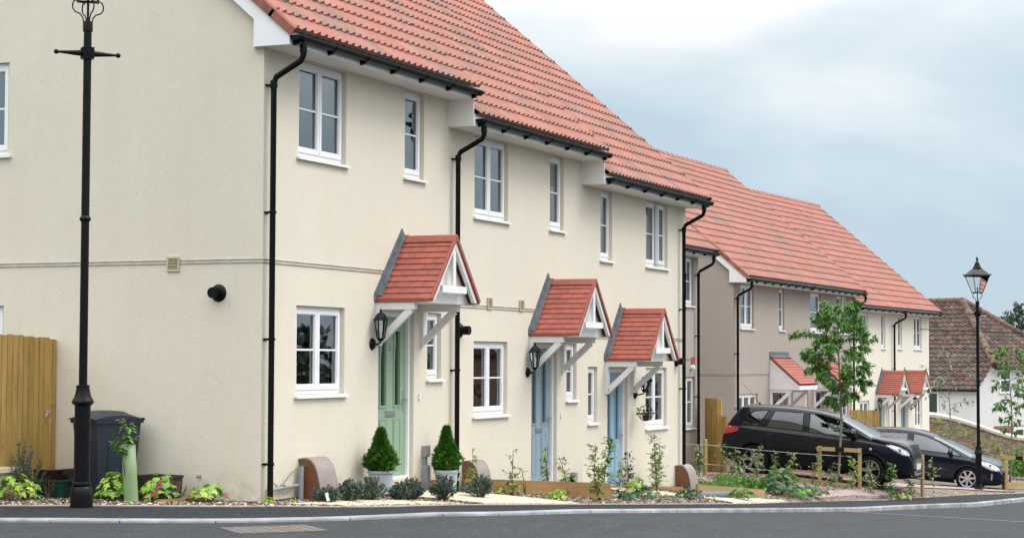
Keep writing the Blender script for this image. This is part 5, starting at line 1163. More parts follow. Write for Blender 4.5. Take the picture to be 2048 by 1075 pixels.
def make_car(name, loc, heading, pitch_, sp, label):
    root = empty(name, loc, label, 'car', heading); root.rotation_euler = (0, pitch_, heading)
    Lc, r0 = sp['L'], sp['arch_r']; top, belt, bot, wid, rw = (sp[k] for k in ('top', 'belt', 'bot', 'wid', 'rw'))
    ax = sp['axles']; wr = sp['wheel_r']
    # stations: denser at the two ends
    ss = sorted(set([round(Lc*(.5-.5*math.cos(math.pi*k/150)), 4) for k in range(151)] + [round(k*.03, 3) for k in range(int(Lc/.03)+1)])); 
    S2 = [ss[0]]
    for s in ss[1:]:
        if s-S2[-1] > .006: S2.append(s)
    ss = S2; NU = [7, 12, 10, 12, 8]          # segments between control points
    def section(s):
        W_ = cr(wid, s); zb, zt, zr, R_ = cr(bot, s), cr(belt, s), cr(top, s), cr(rw, s)
        zt = min(zt, zr-.02); mid = zb+(zt-zb)*.52
        return [(W_*.90, zb), (W_*.985, zb+(mid-zb)*.35), (W_, mid), (W_*.985, zt-.035), (min(W_*.95, max(R_, W_*.90)), zt), (R_, max(zt+.001, zr-.055-.03*(R_ < W_*.85))), (R_*.78, zr-.016), (0, zr)]
    segs = [3, 9, 9, 3, 14, 4, 8]
    def ring(s):
        C_ = section(s); out_ = []
        for i, n in enumerate(segs):
            p0 = C_[max(0, i-1)]; p1, p2 = C_[i], C_[i+1]; p3 = C_[min(len(C_)-1, i+2)]
            for k in range(n):
                t = k/n
                if i in (4,): q = (p1[0]+(p2[0]-p1[0])*t + .02*math.sin(math.pi*t), p1[1]+(p2[1]-p1[1])*t)
                else:
                    w = [-.5*t**3+t*t-.5*t, 1.5*t**3-2.5*t*t+1, -1.5*t**3+2*t*t+.5*t, .5*t**3-.5*t*t]
                    ct = .6; lin = (p1[0]+(p2[0]-p1[0])*t, p1[1]+(p2[1]-p1[1])*t)
                    q = tuple(ct*(w[0]*p0[a]+w[1]*p1[a]+w[2]*p2[a]+w[3]*p3[a])+(1-ct)*lin[a] for a in (0, 1))
                out_.append(q)
        out_.append(C_[-1]); return out_
    rings = [ring(s) for s in ss]; nj = len(rings[0]); off = [sum(segs[:k]) for k in range(len(segs)+1)]
    def snap(s, y, z):
        for a in ax:
            dx, dz = s-a, z-sp['az']; d = math.hypot(dx, dz)
            if abs(d-r0) < .016 and y > .5 and z < sp['az']+r0+.05: return a+dx/d*r0, y, sp['az']+dz/d*r0
        return s, y, z
    body, G_ = MB(), {k: MB() for k in ('side_window', 'windscreen', 'rear_window', 'rear_side_window', 'black')}
    def at(i, j, sg, push=0):
        s, (y, z) = ss[i], rings[i][j]; s, y, z = snap(s, y, z); return (s, sg*(-y-push), z)
    parts = {}
    for i in range(len(ss)-1):
        for j in range(nj-1):
            s = (ss[i]+ss[i+1])/2; y = (rings[i][j][0]+rings[i+1][j+1][0])/2; z = (rings[i][j][1]+rings[i+1][j+1][1])/2
            P = [(ss[i], rings[i][j][1]), (ss[i+1], rings[i+1][j][1]), (ss[i+1], rings[i+1][j+1][1]), (ss[i], rings[i][j+1][1])]
            cs = sum(snap(ss[k], rings[k][l][0], rings[k][l][1])[0] for k in (i, i+1) for l in (j, j+1))/4; cz = sum(snap(ss[k], rings[k][l][0], rings[k][l][1])[2] for k in (i, i+1) for l in (j, j+1))/4
            if y > .45 and any(math.hypot(cs-a, cz-sp['az']) < r0 for a in ax): continue
            kind = 'body'
            if off[4] <= j < off[5]:
                for k, poly in sp['windows']:
                    if inside(poly, s, z): kind = k
            if j >= off[5]+1:
                if sp['ws'][0] < s < sp['ws'][1]: kind = 'windscreen'
                if sp['rwin'][0] < s < sp['rwin'][1]: kind = 'rear_window'
            for k, poly, jlim in sp['lights']:
                if k != 'grille': continue
                if inside(poly, s, z) and jlim[0] <= y <= jlim[1]: kind = k
            if kind == 'body' and z < cr(bot, s)+sp['sill']: kind = 'sill_trim'
            for sg in (1, -1):
                mb = parts.setdefault(kind+('_l' if sg < 0 and kind not in ('body', 'windscreen', 'rear_window', 'grille') else ''), MB())
                q = [at(i, j, sg), at(i+1, j, sg), at(i+1, j+1, sg), at(i, j+1, sg)]
                mb.poly(q if sg > 0 else q[::-1])
    # end caps and floor
    for i in (0, len(ss)-1):
        R_ = [at(i, j, 1) for j in range(nj)] + [at(i, j, -1) for j in range(nj-2, -1, -1)]; parts['body'].poly(R_)
    import bmesh
    mats = {'body': sp['paint'], 'side_window': 'carglass', 'rear_side_window': 'privacy', 'windscreen': 'screenglass', 'rear_window': 'privacy', 'headlight': 'lens', 'tail_light': 'redlens', 'sill_trim': 'trim', 'grille': 'trim', 'pillar_trim': 'trim'}
    B_ = None
    for k in ['body'] + [k for k in parts if k != 'body']:
        kk = k[:-2] if k.endswith('_l') else k
        o = parts[k].build(kk, M[mats[kk]], root, smooth=True)
        b = bmesh.new(); b.from_mesh(o.data); bmesh.ops.remove_doubles(b, verts=b.verts, dist=.0008); b.to_mesh(o.data); b.free()
        if k == 'body': B_ = o
        if kk in ('side_window', 'windscreen', 'rear_side_window', 'rear_window', 'headlight', 'tail_light'): o.data.name = kk
    # points on the right or left side of the body at (s, z)
    def surf(s, z, sg=1, push=.004):
        r = ring(s); best = min(range(len(r)-1), key=lambda j: abs((r[j][1]+r[j+1][1])/2-z)+(0 if r[j][0] > .2 else 9))
        a, b2 = r[best], r[best+1]; t = 0 if abs(b2[1]-a[1]) < 1e-6 else max(0, min(1, (z-a[1])/(b2[1]-a[1]))); return Vector((s, -sg*(a[0]+(b2[0]-a[0])*t+push), z))
    def line(mb, pts, rad, sg=1, n=10, push=.002):
        P = []
        for (a, c), (b2, d) in zip(pts, pts[1:]): P += [surf(a+(b2-a)*k/n, c+(d-c)*k/n, sg, push) for k in range(n)]
        P.append(surf(pts[-1][0], pts[-1][1], sg, push)); mb.tube(P, rad, 5)
    for k, poly, jlim in sp['lights']:
        if k == 'grille': continue
        for sg in (1, -1):
            m = MB(); s0_, s1_ = min(p[0] for p in poly)+.002, max(p[0] for p in poly)-.002; prev = None
            for i in range(33):
                s = s0_+(s1_-s0_)*i/32; zz = []
                for (xa, za), (xb, zb_) in zip(poly, poly[1:]+poly[:1]):
                    if (xa-s)*(xb-s) <= 0 and xa != xb: zz.append(za+(zb_-za)*(s-xa)/(xb-xa))
                lo_, hi_ = min(zz), max(zz); row = [m.pt(surf(s, lo_+(hi_-lo_)*j/6, sg, .007-.008*(abs(j-3)/3)**3)) for j in range(7)]
                if prev:
                    for j in range(6): q = [prev[j], row[j], row[j+1], prev[j+1]]; m.face(q if sg > 0 else q[::-1])
                prev = row
            o = m.build(k, M[mats[k]], root, smooth=True)
            if k == 'headlight':
                m = MB(); cx = (s0_+s1_)/2; c = surf(cx+.04, (min(p[1] for p in poly)+max(p[1] for p in poly))/2-.01, sg, .009)
                m.lathe([(.0, .003), (.035, .004), (.045, 0)], tuple(c), 14, 0, 'y', caps=False); m.build('lamp', M['alloydark'], o)
    for sg in (1, -1):
        for pts in sp['seams']: m = MB(); line(m, pts, .0045, sg, push=-.001); m.build('panel_gap', M['trim'], B_)
        for _, poly in sp['windows']: m = MB(); line(m, poly+poly[:1], .011, sg, push=-.002); m.build('window_seal', M['trim'], B_)
        if sp.get('crease'):
            m = MB(); line(m, sp['crease'], .010, sg, push=-.002); m.build('side_moulding', M[sp['crease_mat']], root)
        for s, z in sp['handles']:
            m = MB(); a, b2 = surf(s-.09, z+.01, sg, .022), surf(s+.09, z, sg, .022); m.tube([a+Vector((-.01, sg*.02, 0)), a, b2, b2+Vector((.01, sg*.02, 0))], .012, 8); m.build('door_handle', M[sp['paint']], root)
        # arch lip and dark wheel well
        for a in ax:
            m = MB(); P = []
            for k in range(25):
                t = R(-12)+R(204)*k/24; s, z = a+math.cos(t)*(r0+.004), sp['az']+math.sin(t)*(r0+.004)
                if z < cr(bot, s)+.0: continue
                P.append(surf(s, z, sg, -.004))
            m.tube(P, sp.get('lip', .012), 6); m.build('wheel_arch', M['trim' if sp.get('cladding') else sp['paint']], root)
            m = MB(); W_ = .5
            for k in range(16):
                t0, t1 = R(-10)+R(200)*k/16, R(-10)+R(200)*(k+1)/16
                q = [(a+math.cos(t)*(r0), y, sp['az']+math.sin(t)*r0) for t in (t0, t1) for y in (-sg*(cr(wid, a)-.03), -sg*.45)]; m.poly([q[0], q[1], q[3], q[2]])
            m.poly([(a+math.cos(R(20*k))*r0, -sg*.45, sp['az']+math.sin(R(20*k))*r0) for k in range(18)]); m.build('wheel_well', M['trim'], root)
        # wheels
        for wi, a in enumerate(ax):
            m = MB(); yw = -sg*(cr(wid, a)-.125); rr = sp['rim_r']
            prof = [(rr, -.10), (wr-.035, -.107), (wr-.008, -.09), (wr, -.06), (wr, .06), (wr-.008, .09), (wr-.035, .107), (rr, .10)]
            m.lathe([(q, w*1.0) for q, w in prof], (a, yw, wr), 44, 0, 'y', caps=False); T = m.build('wheel', M['rubber'], root, smooth=30); fnormals(T)
            m = MB(); o_ = -sg
            m.lathe([(rr, o_*.10), (rr-.008, o_*.108), (rr-.02, o_*.10), (rr-.03, o_*.05), (rr-.03, -o_*.09)], (a, yw, wr), 44, 0, 'y', caps=False)
            ns, spread = sp['spokes']
            for k in range(ns):
                t = k*math.tau/ns + sp.get('spin', .3)
                for dt in ((-spread, spread) if spread else (0,)):
                    p0 = Vector((a+math.cos(t+dt*.3)*.05, yw+o_*.078, wr+math.sin(t+dt*.3)*.05)); p1 = Vector((a+math.cos(t+dt)*(rr-.018), yw+o_*.096, wr+math.sin(t+dt)*(rr-.018)))
                    m.bar(p0, p1, sp['spoke_w'], .03, (0, 1, 0))
            m.lathe([(.0, o_*.10), (.03, o_*.10), (.062, o_*.092), (.066, o_*.05)], (a, yw, wr), 20, 0, 'y', caps=False)
            m.build('rim', M[sp['rim']], T, smooth=30)
            m = MB(); m.lathe([(0, o_*.01), (rr-.03, o_*.01)], (a, yw, wr), 30, 0, 'y', caps=False); m.build('brake_disc', M['trim'], T)
        # door mirror
        s, z = sp['mirror']; p = surf(s, z, sg, 0); m = MB(); c = p+Vector((.02, -sg*.10, .045))
        for k in range(9):
            pass
        rows = []
        for i in range(9):
            t = -1+2*i/8; rad = (1-t*t)**.4 if abs(t) < 1 else .02; rad = max(rad, .02); rows.append([m.pt(c+Vector((.07*rad*math.cos(q), -sg*.125*t, .095*rad*math.sin(q)))) for q in [k*math.tau/14 for k in range(14)]])
        for r_a, r_b in zip(rows, rows[1:]):
            for k in range(14): m.face([r_a[k], r_a[(k+1) % 14], r_b[(k+1) % 14], r_b[k]])
        m.face(rows[0]); m.face(rows[-1][::-1]); m.tube([p+Vector((0, 0, -.02)), c+Vector((0, sg*.03, -.05))], [.03, .025], 8); m.build('door_mirror', M[sp['paint']], root, smooth=True)
    for nm, mat_, boxes in sp['extra']:
        m = MB()
        for b2 in boxes: m.box(*b2)
        m.build(nm, M[mat_], root)
    # interior
    for y in (-.36, .36):
        for s in sp['seats']:
            m = MB(); m.box(s-.05, s+.42, y-.24, y+.24, .38, .58); m.bar((s, y, .55), (s-.20, y, 1.12), .46, .14, (0, 1, 0)); m.bar((s-.20, y, 1.14), (s-.235, y, 1.31), .24, .09, (0, 1, 0)); m.build('seat', M['seat'], root)
    m = MB(); m.box(sp['ws'][1]-.45, sp['ws'][1]-.1, -.65, .65, .5, cr(belt, sp['ws'][1]-.3)-.02); m.box(.45, Lc-.9, -.62, .62, .27, .34); m.build('dashboard', M['seat'], root)
    m = MB(); c = Vector((sp['ws'][1]-.55, -.36, .92)); m.tube([c+Vector((.06*math.sin(t), .17*math.cos(t), .17*math.sin(t))) for t in [k*math.tau/20 for k in range(21)]], .014, 6); m.build('steering_wheel', M['trim'], root)
    m = MB(); a = sp['aerial']; m.tube([a, (a[0]-.42, a[1], a[2]+.42)], [.005, .003], 5); m.lathe([(.03, a[2]-.02), (.015, a[2]+.03)], (a[0], a[1], 0), 8); m.build('aerial', M['trim'], root)
    return root
def plate_text(root, s, z, txt, zc):
    m = MB(); seg = {'A': ['-.5,-1 0,1', '0,1 .5,-1', '-.25,-.1 .25,-.1'], 'L': ['-.4,1 -.4,-1', '-.4,-1 .4,-1']}
    m.box(s, s+.012, -.26, .26, z-.055, z+.055); o = m.build('number_plate', M['plate'], root); return o
SUV = dict(L=4.175, paint='paint1', arch_r=.372, az=.335, axles=(.77, 3.27), wheel_r=.334, rim_r=.235,
    top=[(0, .62), (.012, .80), (.05, .98), (.11, 1.12), (.20, 1.30), (.30, 1.45), (.40, 1.555), (.6, 1.59), (1.0, 1.615), (1.5, 1.62), (1.95, 1.595), (2.30, 1.54), (2.55, 1.475), (2.9, 1.30), (3.22, 1.135), (3.34, 1.085), (3.42, 1.073), (3.65, 1.05), (3.85, 1.015), (3.99, .965), (4.07, .89), (4.12, .78), (4.155, .64), (4.175, .50)],
    belt=[(0, .60), (.05, .86), (.15, 1.0), (.4, 1.035), (1.0, 1.025), (2.0, 1.0), (3.0, .96), (3.35, .945), (3.7, .91), (3.95, .83), (4.08, .72), (4.175, .46)],
    bot=[(0, .42), (.06, .34), (.3, .27), (.5, .22), (3.6, .21), (3.9, .22), (4.1, .25), (4.175, .33)],
    wid=[(0, .70), (.06, .80), (.2, .85), (.45, .875), (.9, .888), (3.1, .888), (3.6, .872), (3.85, .84), (4.0, .78), (4.1, .68), (4.16, .55), (4.175, .46)],
    rw=[(0, .66), (.1, .70), (.3, .64), (.5, .635), (1.5, .645), (2.4, .62), (2.9, .66), (3.3, .76), (3.45, .80), (3.8, .78), (4.0, .70), (4.1, .60), (4.175, .40)],
    windows=[('rear_side_window', [(.42, 1.08), (.52, 1.26), (.68, 1.44), (1.00, 1.485), (.80, 1.07)]), ('rear_side_window', [(.98, 1.065), (1.13, 1.485), (1.76, 1.50), (1.79, 1.045)]), ('side_window', [(1.92, 1.04), (1.90, 1.50), (2.22, 1.475), (2.52, 1.39), (2.82, 1.21), (3.00, 1.055), (2.96, 1.0)])],
    ws=(2.60, 3.33), rwin=(.13, .36), sill=.10,
    lights=[('headlight', [(3.58, .915), (3.70, .93), (3.90, .905), (4.03, .835), (4.085, .75), (4.06, .715), (3.95, .725), (3.76, .815)], (.35, 1)), ('tail_light', [(.02, .82), (.05, .98), (.14, 1.02), (.42, .99), (.38, .92), (.16, .84)], (.45, 1)),
            ('grille', [(4.04, .80), (4.0, .93), (4.2, .93), (4.2, .62), (4.10, .64)], (0, .50))],
    seams=[[(1.84, .30), (1.84, 1.54)], [(2.98, 1.0), (2.93, .60), (2.88, .32)], [(1.12, .66), (1.03, .84), (.92, 1.04), (1.08, 1.50)], [(3.38, 1.0), (3.42, .90), (3.62, .89)], [(3.42, .93), (3.9, .88), (4.03, .84)]],
    crease=None, crease_mat='trim', handles=[(2.06, .90), (1.10, .92)], mirror=(2.86, 1.05), cladding=True, lip=.022, spokes=(5, .16), spoke_w=.03, rim='alloydark', spin=.5, seats=(2.05, 1.25), aerial=(.62, 0, 1.60),
    extra=[('grille_bar', 'chrome', [(4.085, 4.13, -.44, .44, .70, .725), (4.065, 4.11, -.46, .46, .785, .81)]), ('lower_bumper', 'trim', [(4.08, 4.17, -.52, .52, .24, .36)]), ('skid_plate', 'alloy', [(4.13, 4.185, -.34, .34, .30, .34)]),
           ('roof_rail', 'alloy', [(.75, 2.2, -.60, -.575, 1.60, 1.635), (.75, 2.2, .575, .60, 1.60, 1.635)]), ('wing_vent', 'chrome', [(3.12, 3.30, -.872, -.862, .925, .94)])])
SUV['extra'] = SUV['extra'][:3]
_f = lambda z: z if z < 1.02 else 1.02+(z-1.02)*.85
SUV['top'] = [(a, _f(b)) for a, b in SUV['top']]; SUV['windows'] = [(k, [(a, _f(b)) for a, b in p]) for k, p in SUV['windows']]; SUV['seams'] = [[(a, _f(b)) for a, b in p] for p in SUV['seams']]; SUV['aerial'] = (.62, 0, 1.51)
c1 = make_car('estate_car', (0, 0, 0), 0, 0, SUV, 'black estate car with grey alloys, parked nose down behind the staked tree')
m = MB(); m.box(4.165, 4.18, -.26, .26, .42, .53); m.build('number_plate', M['plate'], c1)
for sg in (1, -1):
    m = MB(); m.lathe([(.0, 0), (.07, .0), (.085, -.02)], (0, 0, 0), 18, 0, 'x', caps=False); m.v = [Matrix.Translation((4.04, -sg*.66, .45)) @ Matrix.Rotation(-sg*R(35), 4, 'Z') @ v for v in m.v]; m.build('fog_light', M['chrome'], c1)
    m = MB(); m.lathe([(0, -.012), (.025, -.01), (.03, 0)], (0, 0, 0), 12, 0, 'y', caps=False); m.v = [Matrix.Translation((3.28, -sg*.885, .80)) @ (Matrix.Scale(-1, 4, (0, 1, 0)) if sg < 0 else Matrix()) @ v for v in m.v]; m.build('side_repeater', M['lens'], c1)
HATCH = dict(L=4.276, paint='paint2', arch_r=.352, az=.318, axles=(.76, 3.368), wheel_r=.317, rim_r=.222,
    top=[(0, .60), (.012, .78), (.05, .95), (.13, 1.10), (.25, 1.27), (.38, 1.385), (.55, 1.43), (.9, 1.475), (1.35, 1.50), (1.75, 1.485), (2.15, 1.42), (2.45, 1.335), (2.9, 1.165), (3.3, 1.005), (3.50, .935), (3.75, .875), (3.95, .80), (4.1, .71), (4.2, .62), (4.25, .54), (4.276, .46)],
    belt=[(0, .58), (.05, .82), (.15, .95), (.5, .985), (1.2, .96), (2.2, .915), (3.0, .875), (3.4, .845), (3.8, .77), (4.05, .66), (4.2, .54), (4.276, .42)],
    bot=[(0, .40), (.06, .32), (.3, .24), (.5, .19), (3.6, .17), (3.9, .18), (4.15, .20), (4.276, .27)],
    wid=[(0, .70), (.06, .80), (.2, .86), (.5, .895), (.9, .907), (3.1, .907), (3.6, .885), (3.85, .85), (4.05, .76), (4.18, .62), (4.25, .48), (4.276, .38)],
    rw=[(0, .64), (.1, .68), (.3, .62), (.6, .61), (1.5, .615), (2.3, .60), (2.8, .64), (3.3, .73), (3.5, .77), (3.85, .74), (4.05, .64), (4.2, .48), (4.276, .30)],
    windows=[('side_window', [(.48, 1.06), (.60, 1.29), (.80, 1.345), (1.66, 1.385), (1.70, .985), (1.0, 1.0)]), ('side_window', [(1.84, .98), (1.83, 1.385), (2.15, 1.335), (2.50, 1.225), (2.80, 1.08), (2.80, .94)]), ('side_window', [(2.85, .93), (2.85, 1.055), (3.02, .98), (3.16, .90)])],
    ws=(2.36, 3.44), rwin=(.15, .36), sill=.07,
    lights=[('headlight', [(3.60, .80), (3.75, .835), (3.95, .775), (4.10, .68), (4.17, .60), (4.14, .575), (3.98, .58), (3.78, .67)], (.30, 1)), ('tail_light', [(.02, .80), (.05, .98), (.2, 1.0), (.34, .92), (.2, .8)], (.5, 1)),
            ('grille', [(4.10, .50), (4.10, .28), (4.3, .28), (4.3, .50)], (0, .48))],
    seams=[[(1.77, .26), (1.77, 1.42)], [(3.10, .88), (3.05, .55), (2.98, .27)], [(1.16, .62), (1.05, .78), (.85, .98), (.60, 1.30)], [(3.30, .90), (3.6, .83), (3.95, .77), (4.15, .63)]],
    crease=[(1.2, .56), (3.0, .50)], crease_mat='paint2', handles=[(2.02, .83), (1.08, .87)], mirror=(2.86, .93), spokes=(7, 0), spoke_w=.052, rim='alloy', spin=.2, seats=(2.05, 1.2), aerial=(.62, 0, 1.435), lip=.010,
    extra=[('bumper_strip', 'trim', [(4.262, 4.29, -.34, .34, .50, .545)])])
c2 = make_car('hatchback_car', (0, 0, 0), 0, 0, HATCH, 'dark blue hatchback with silver seven spoke alloys behind the far street lamp')
m = MB(); m.box(4.27, 4.285, -.26, .26, .34, .45); m.build('number_plate', M['plate'], c2)
for sg in (1, -1):
    m = MB(); m.v = []; m.prism([(-.05, .09), (.05, .07), (.02, -.09), (-.03, -.09)], 'y', -.01, .01); m.v = [Matrix.Translation((3.99, -sg*.80, .43)) @ Matrix.Rotation(-sg*R(32), 4, 'Z') @ v for v in m.v]; m.build('fog_light', M['chrome'], c2)
def seat_car(root, rear, front, s_rear, k=1):
    """stand the car with its right wheels on two ground points"""
    rear, front = Vector(rear), Vector(front); x = (front-rear).normalized(); left = Vector((0, 0, 1)).cross(x).normalized(); up = x.cross(left)
    mw = Matrix((x, left, up)).transposed().to_4x4(); mw.translation = rear - x*s_rear*k + left*.79*k; root.matrix_world = mw @ Matrix.Scale(k, 4)
seat_car(c1, (24.41, 1.45, -1.065), (24.52, -1.17, -1.265), .77, 1.05)
seat_car(c2, (33.99, .95, -1.71), (33.99, -1.63, -1.89), .76, .99)
# ---------------------------------------------------------------- the old cottage, the stone wall, far trees, wires
def stone():
    m, nt, b = new_mat('rubble_stone')
    t = nt.nodes.new('ShaderNodeTexCoord'); s = nt.nodes.new('ShaderNodeSeparateXYZ'); nt.links.new(t.outputs['Object'], s.inputs[0])
    q = nt.nodes.new('ShaderNodeMapping'); q.inputs['Scale'].default_value = (5, 5, 15); nt.links.new(t.outputs['Object'], q.inputs[0])
    n0 = noise(nt, 1.5, 2, .5); add = mixc(nt, .12, q.outputs[0], n0.outputs['Color'], 'ADD')
    v = nt.nodes.new('ShaderNodeTexVoronoi'); nt.links.new(add, v.inputs['Vector']); v.inputs['Scale'].default_value = 1.25
    v2 = nt.nodes.new('ShaderNodeTexVoronoi'); v2.feature = 'DISTANCE_TO_EDGE'; nt.links.new(add, v2.inputs['Vector']); v2.inputs['Scale'].default_value = 1.25
    sc = nt.nodes.new('ShaderNodeSeparateColor'); nt.links.new(v.outputs['Color'], sc.inputs[0])
    c = mixc(nt, ramp(nt, sc.outputs[0], .1, .9), (.19, .155, .105), (.40, .355, .27)); c = mixc(nt, ramp(nt, sc.outputs[1], .78, .85, 0, .8), c, (.38, .22, .08))
    c = mixc(nt, ramp(nt, v2.outputs['Distance'], .0, .07, 1, 0), c, (.11, .09, .065)); n = noise(nt, 9, 4, .6); c = mixc(nt, ramp(nt, n.outputs['Fac'], .5, .8, 0, .35), c, (.16, .16, .07))
    nt.links.new(c, b.inputs['Base Color']); b.inputs['Roughness'].default_value = .95; bump(nt, b, v2.outputs['Distance'], .7, .05); return m
M['stone'] = stone()
Pc = Vector((63.9, 3.29, 0)); vv = Vector((math.cos(R(10)), math.sin(R(10)), 0)); rr_ = Vector((vv.y, -vv.x, 0)); al = R(38)
a_ = -rr_*math.cos(al)+vv*math.sin(al); b_ = rr_*math.sin(al)+vv*math.cos(al)
cot = empty('old_cottage', (Pc.x, Pc.y, 0), 'old white cottage with a weathered brown pantile roof, half hipped at its right end', 'cottage', math.atan2(b_.y, b_.x))
# local frame: x = along the end wall (away right), y = along the front (away left), z up
z0, zg = .46, -2.9; Wb, La = 7.4, 11.0; rise = .93; hp = 3.7
mb = MB(); mb.poly([(0, 0, zg), (Wb, 0, zg), (Wb, 0, z0), (Wb-.93, 0, z0+rise), (.93, 0, z0+rise), (0, 0, z0)]); mb.build('end_wall', M['whitewash'], cot)
mb = MB(); mb.poly([(0, 0, zg), (0, La, zg), (0, La, z0), (0, 0, z0)]); mb.build('front_wall', M['whitewash'], cot)
mb = MB(); mb.poly([(Wb, 0, zg), (Wb, 0, z0), (Wb, La, z0), (Wb, La, zg)]); mb.poly([(0, La, zg), (Wb, La, zg), (Wb, La, z0), (Wb/2, La, z0+hp), (0, La, z0)]); mb.build('rear_wall', M['whitewash'], cot)
def frame(o, A, B, C_): mm = Matrix((A, B, C_)).transposed().to_4x4(); mm.translation = o; return mm
q2 = math.sqrt(.5); mb = MB(); Ls = hp/q2
# front slope: run along -y..., up along +x
Mf = frame(Vector((-.15, 0, z0-.12)), Vector((0, 1, 0)), Vector((q2, 0, q2)), Vector((-q2, 0, q2)))
def xfront(v):
    h = v*q2-.12
    return (-.12, La) if h < rise else ((h-rise)/(hp-rise)*hp*.98, La)
tiles(mb, Mf, Ls+.2, xfront, .30, .27, .06, 77, 1, 1, False, 1, .3)
# hip slope over the end wall
hl = math.hypot(hp, hp-rise); ch, sh = hp/hl, (hp-rise)/hl
Mh = frame(Vector((0, -.15, z0+rise-.12)), Vector((1, 0, 0)), Vector((0, ch, sh)), Vector((0, -sh, ch)))
def xhip(v): t = min(1, max(0, v-.15)/hl); return (.93+(hp-.93)*t-.1, (Wb-.93)-(Wb-.93-hp)*t+.1)
tiles(mb, Mh, hl+.1, xhip, .30, .27, .06, 78, 1, 1, False, 1, .3)
mb.poly([(Wb, 0, z0), (Wb, La, z0), (hp, La, z0+hp), (hp, hp, z0+hp), (Wb-.93, 0, z0+rise)])
mb.poly([(-.1, 0, z0-.16), (-.1, La, z0-.16), (hp, La, z0+hp-.12), (hp, hp, z0+hp-.12), (.93, 0, z0+rise-.1)], 0, (.5, .5, .5)); mb.poly([(.93, 0, z0+rise-.1), (Wb-.93, 0, z0+rise-.1), (hp, hp, z0+hp-.12)], 0, (.5, .5, .5))
def cap(p, q, r0=.15):
    p, q = Vector(p), Vector(q); n = round((q-p).length/.42); rr2 = random.Random(5)
    for i in range(n):
        a, b2 = p+(q-p)*i/n, p+(q-p)*((i+1)/n+.01); g = rr2.uniform(.8, 1.5); mb.tube([a, b2], [r0*1.1, r0*.95], 10, 0, True, (g, g*.95, g*.9))
cap((.93, -.12, z0+rise+.0), (hp, hp, z0+hp+.04)); cap((hp, hp, z0+hp+.04), (hp, La, z0+hp+.04)); cap((Wb-.93, -.12, z0+rise), (hp, hp, z0+hp+.04))
mb.build('roof', M['oldtile'], cot)
mb = MB(); mb.box(-.02, .12, -.0, La, z0-.24, z0-.13); mb.box(.9, Wb-.9, -.10, 0, z0+rise-.26, z0+rise-.13); mb.build('fascia', M['upvc'], cot)
mb = MB(); mb.tube([(-.2, 0, z0-.12), (-.2, La, z0-.12)], .06, 8); mb.tube([(.85, -.22, z0+rise-.12), (Wb-.85, -.22, z0+rise-.12)], .06, 8); mb.build('gutter', M['blackpvc'], cot)
def cwin(x, y, z0_, z1_, w, side):
    fm, gm = MB(), MB()
    if side == 'end': rect(fm, x, x+w, -.05, .0, z0_, z1_, .09); fm.box(x+.09, x+w-.09, -.045, 0, z0_+(z1_-z0_)*.52, z0_+(z1_-z0_)*.60); gm.poly([(x, -.02, z0_), (x+w, -.02, z0_), (x+w, -.02, z1_), (x, -.02, z1_)])
    else:
        fm.M = gm.M = Matrix(((0, 1, 0, 0), (1, 0, 0, 0), (0, 0, 1, 0), (0, 0, 0, 1))); rect(fm, y, y+w, -.05, .0, z0_, z1_, .08); fm.box(y-.08, y+w+.08, -.12, 0, z0_-.1, z0_); gm.poly([(y, -.02, z0_), (y+w, -.02, z0_), (y+w, -.02, z1_), (y, -.02, z1_)])
    o = fm.build('window', M['upvc'], cot); gm.build('pane', M['darkpane'], o)
M['darkpane'] = pmat('dark_window_glass', (.03, .045, .06), .05, .2, 2, coat=1); M['skypane'] = pmat('sky_window_glass', (.10, .14, .17), .06, .1, 2, coat=1)
cwin(1.35, 0, .2, 1.22, .75, 'end'); cwin(0, 2.05, -.70, .26, .60, 'front')
mb = MB(); mb.box(1.0, 6.8, -.06, 0, -2.9, -1.15); mb.build('brick_base', M['brick'], cot)
mb = MB(); rect(mb, 2.2, 3.6, -.12, -.06, -2.0, -1.2, .12); mb.box(2.85, 2.95, -.115, -.06, -1.88, -1.32); o = mb.build('window', M['upvc'], cot); g = MB(); g.poly([(2.2, -.075, -2), (3.6, -.075, -2), (3.6, -.075, -1.2), (2.2, -.075, -1.2)]); g.build('pane', M['darkpane'], o)
# stone wall with a sweeping cement coping
W0, W1 = Vector((56.9, 4.5)), Vector((59.0, -.3)); sw = empty('stone_wall', (57, 3, 0), 'rubble stone garden wall with a pale sweeping coping, in front of the old cottage', 'wall')
top = [(0, -.42), (.9/5.3, -.50), (1.7/5.3, -.66), (2.5/5.3, -.90), (3.0/5.3, -1.07), (3.5/5.3, -1.22), (4.0/5.3, -1.33), (4.6/5.3, -1.38), (1, -1.38), (1.6, -1.38)]
mb, cb = MB(), MB(); n = 60; d = (W1-W0); nn = Vector((d.y, -d.x)).normalized(); prev = None
for i in range(n+1):
    t = 1.6*i/n; p = W0+d*t; z = cr(top, t); f_, k_ = (p.x-57, p.y-3), (p.x+nn.x*-.4-57, p.y+nn.y*-.4-3)
    fo = (f_[0]+nn.x*.06, f_[1]+nn.y*.06); ko = (k_[0]-nn.x*.06, k_[1]-nn.y*.06)
    row = [mb.pt((*f_, -3.3)), mb.pt((*f_, z-.12)), mb.pt((*k_, z-.12)), mb.pt((*k_, -3.3))]; rc = [cb.pt((*fo, z-.13)), cb.pt((*fo, z-.03)), cb.pt(((f_[0]+k_[0])/2, (f_[1]+k_[1])/2, z+.06)), cb.pt((*ko, z-.03)), cb.pt((*ko, z-.13))]
    if prev:
        for j in range(3): mb.face([prev[0][j], row[j], row[j+1], prev[0][j+1]])
        for j in range(4): cb.face([prev[1][j], rc[j], rc[j+1], prev[1][j+1]])
        cb.face([prev[1][4], rc[4], rc[0], prev[1][0]])
    prev = (row, rc)
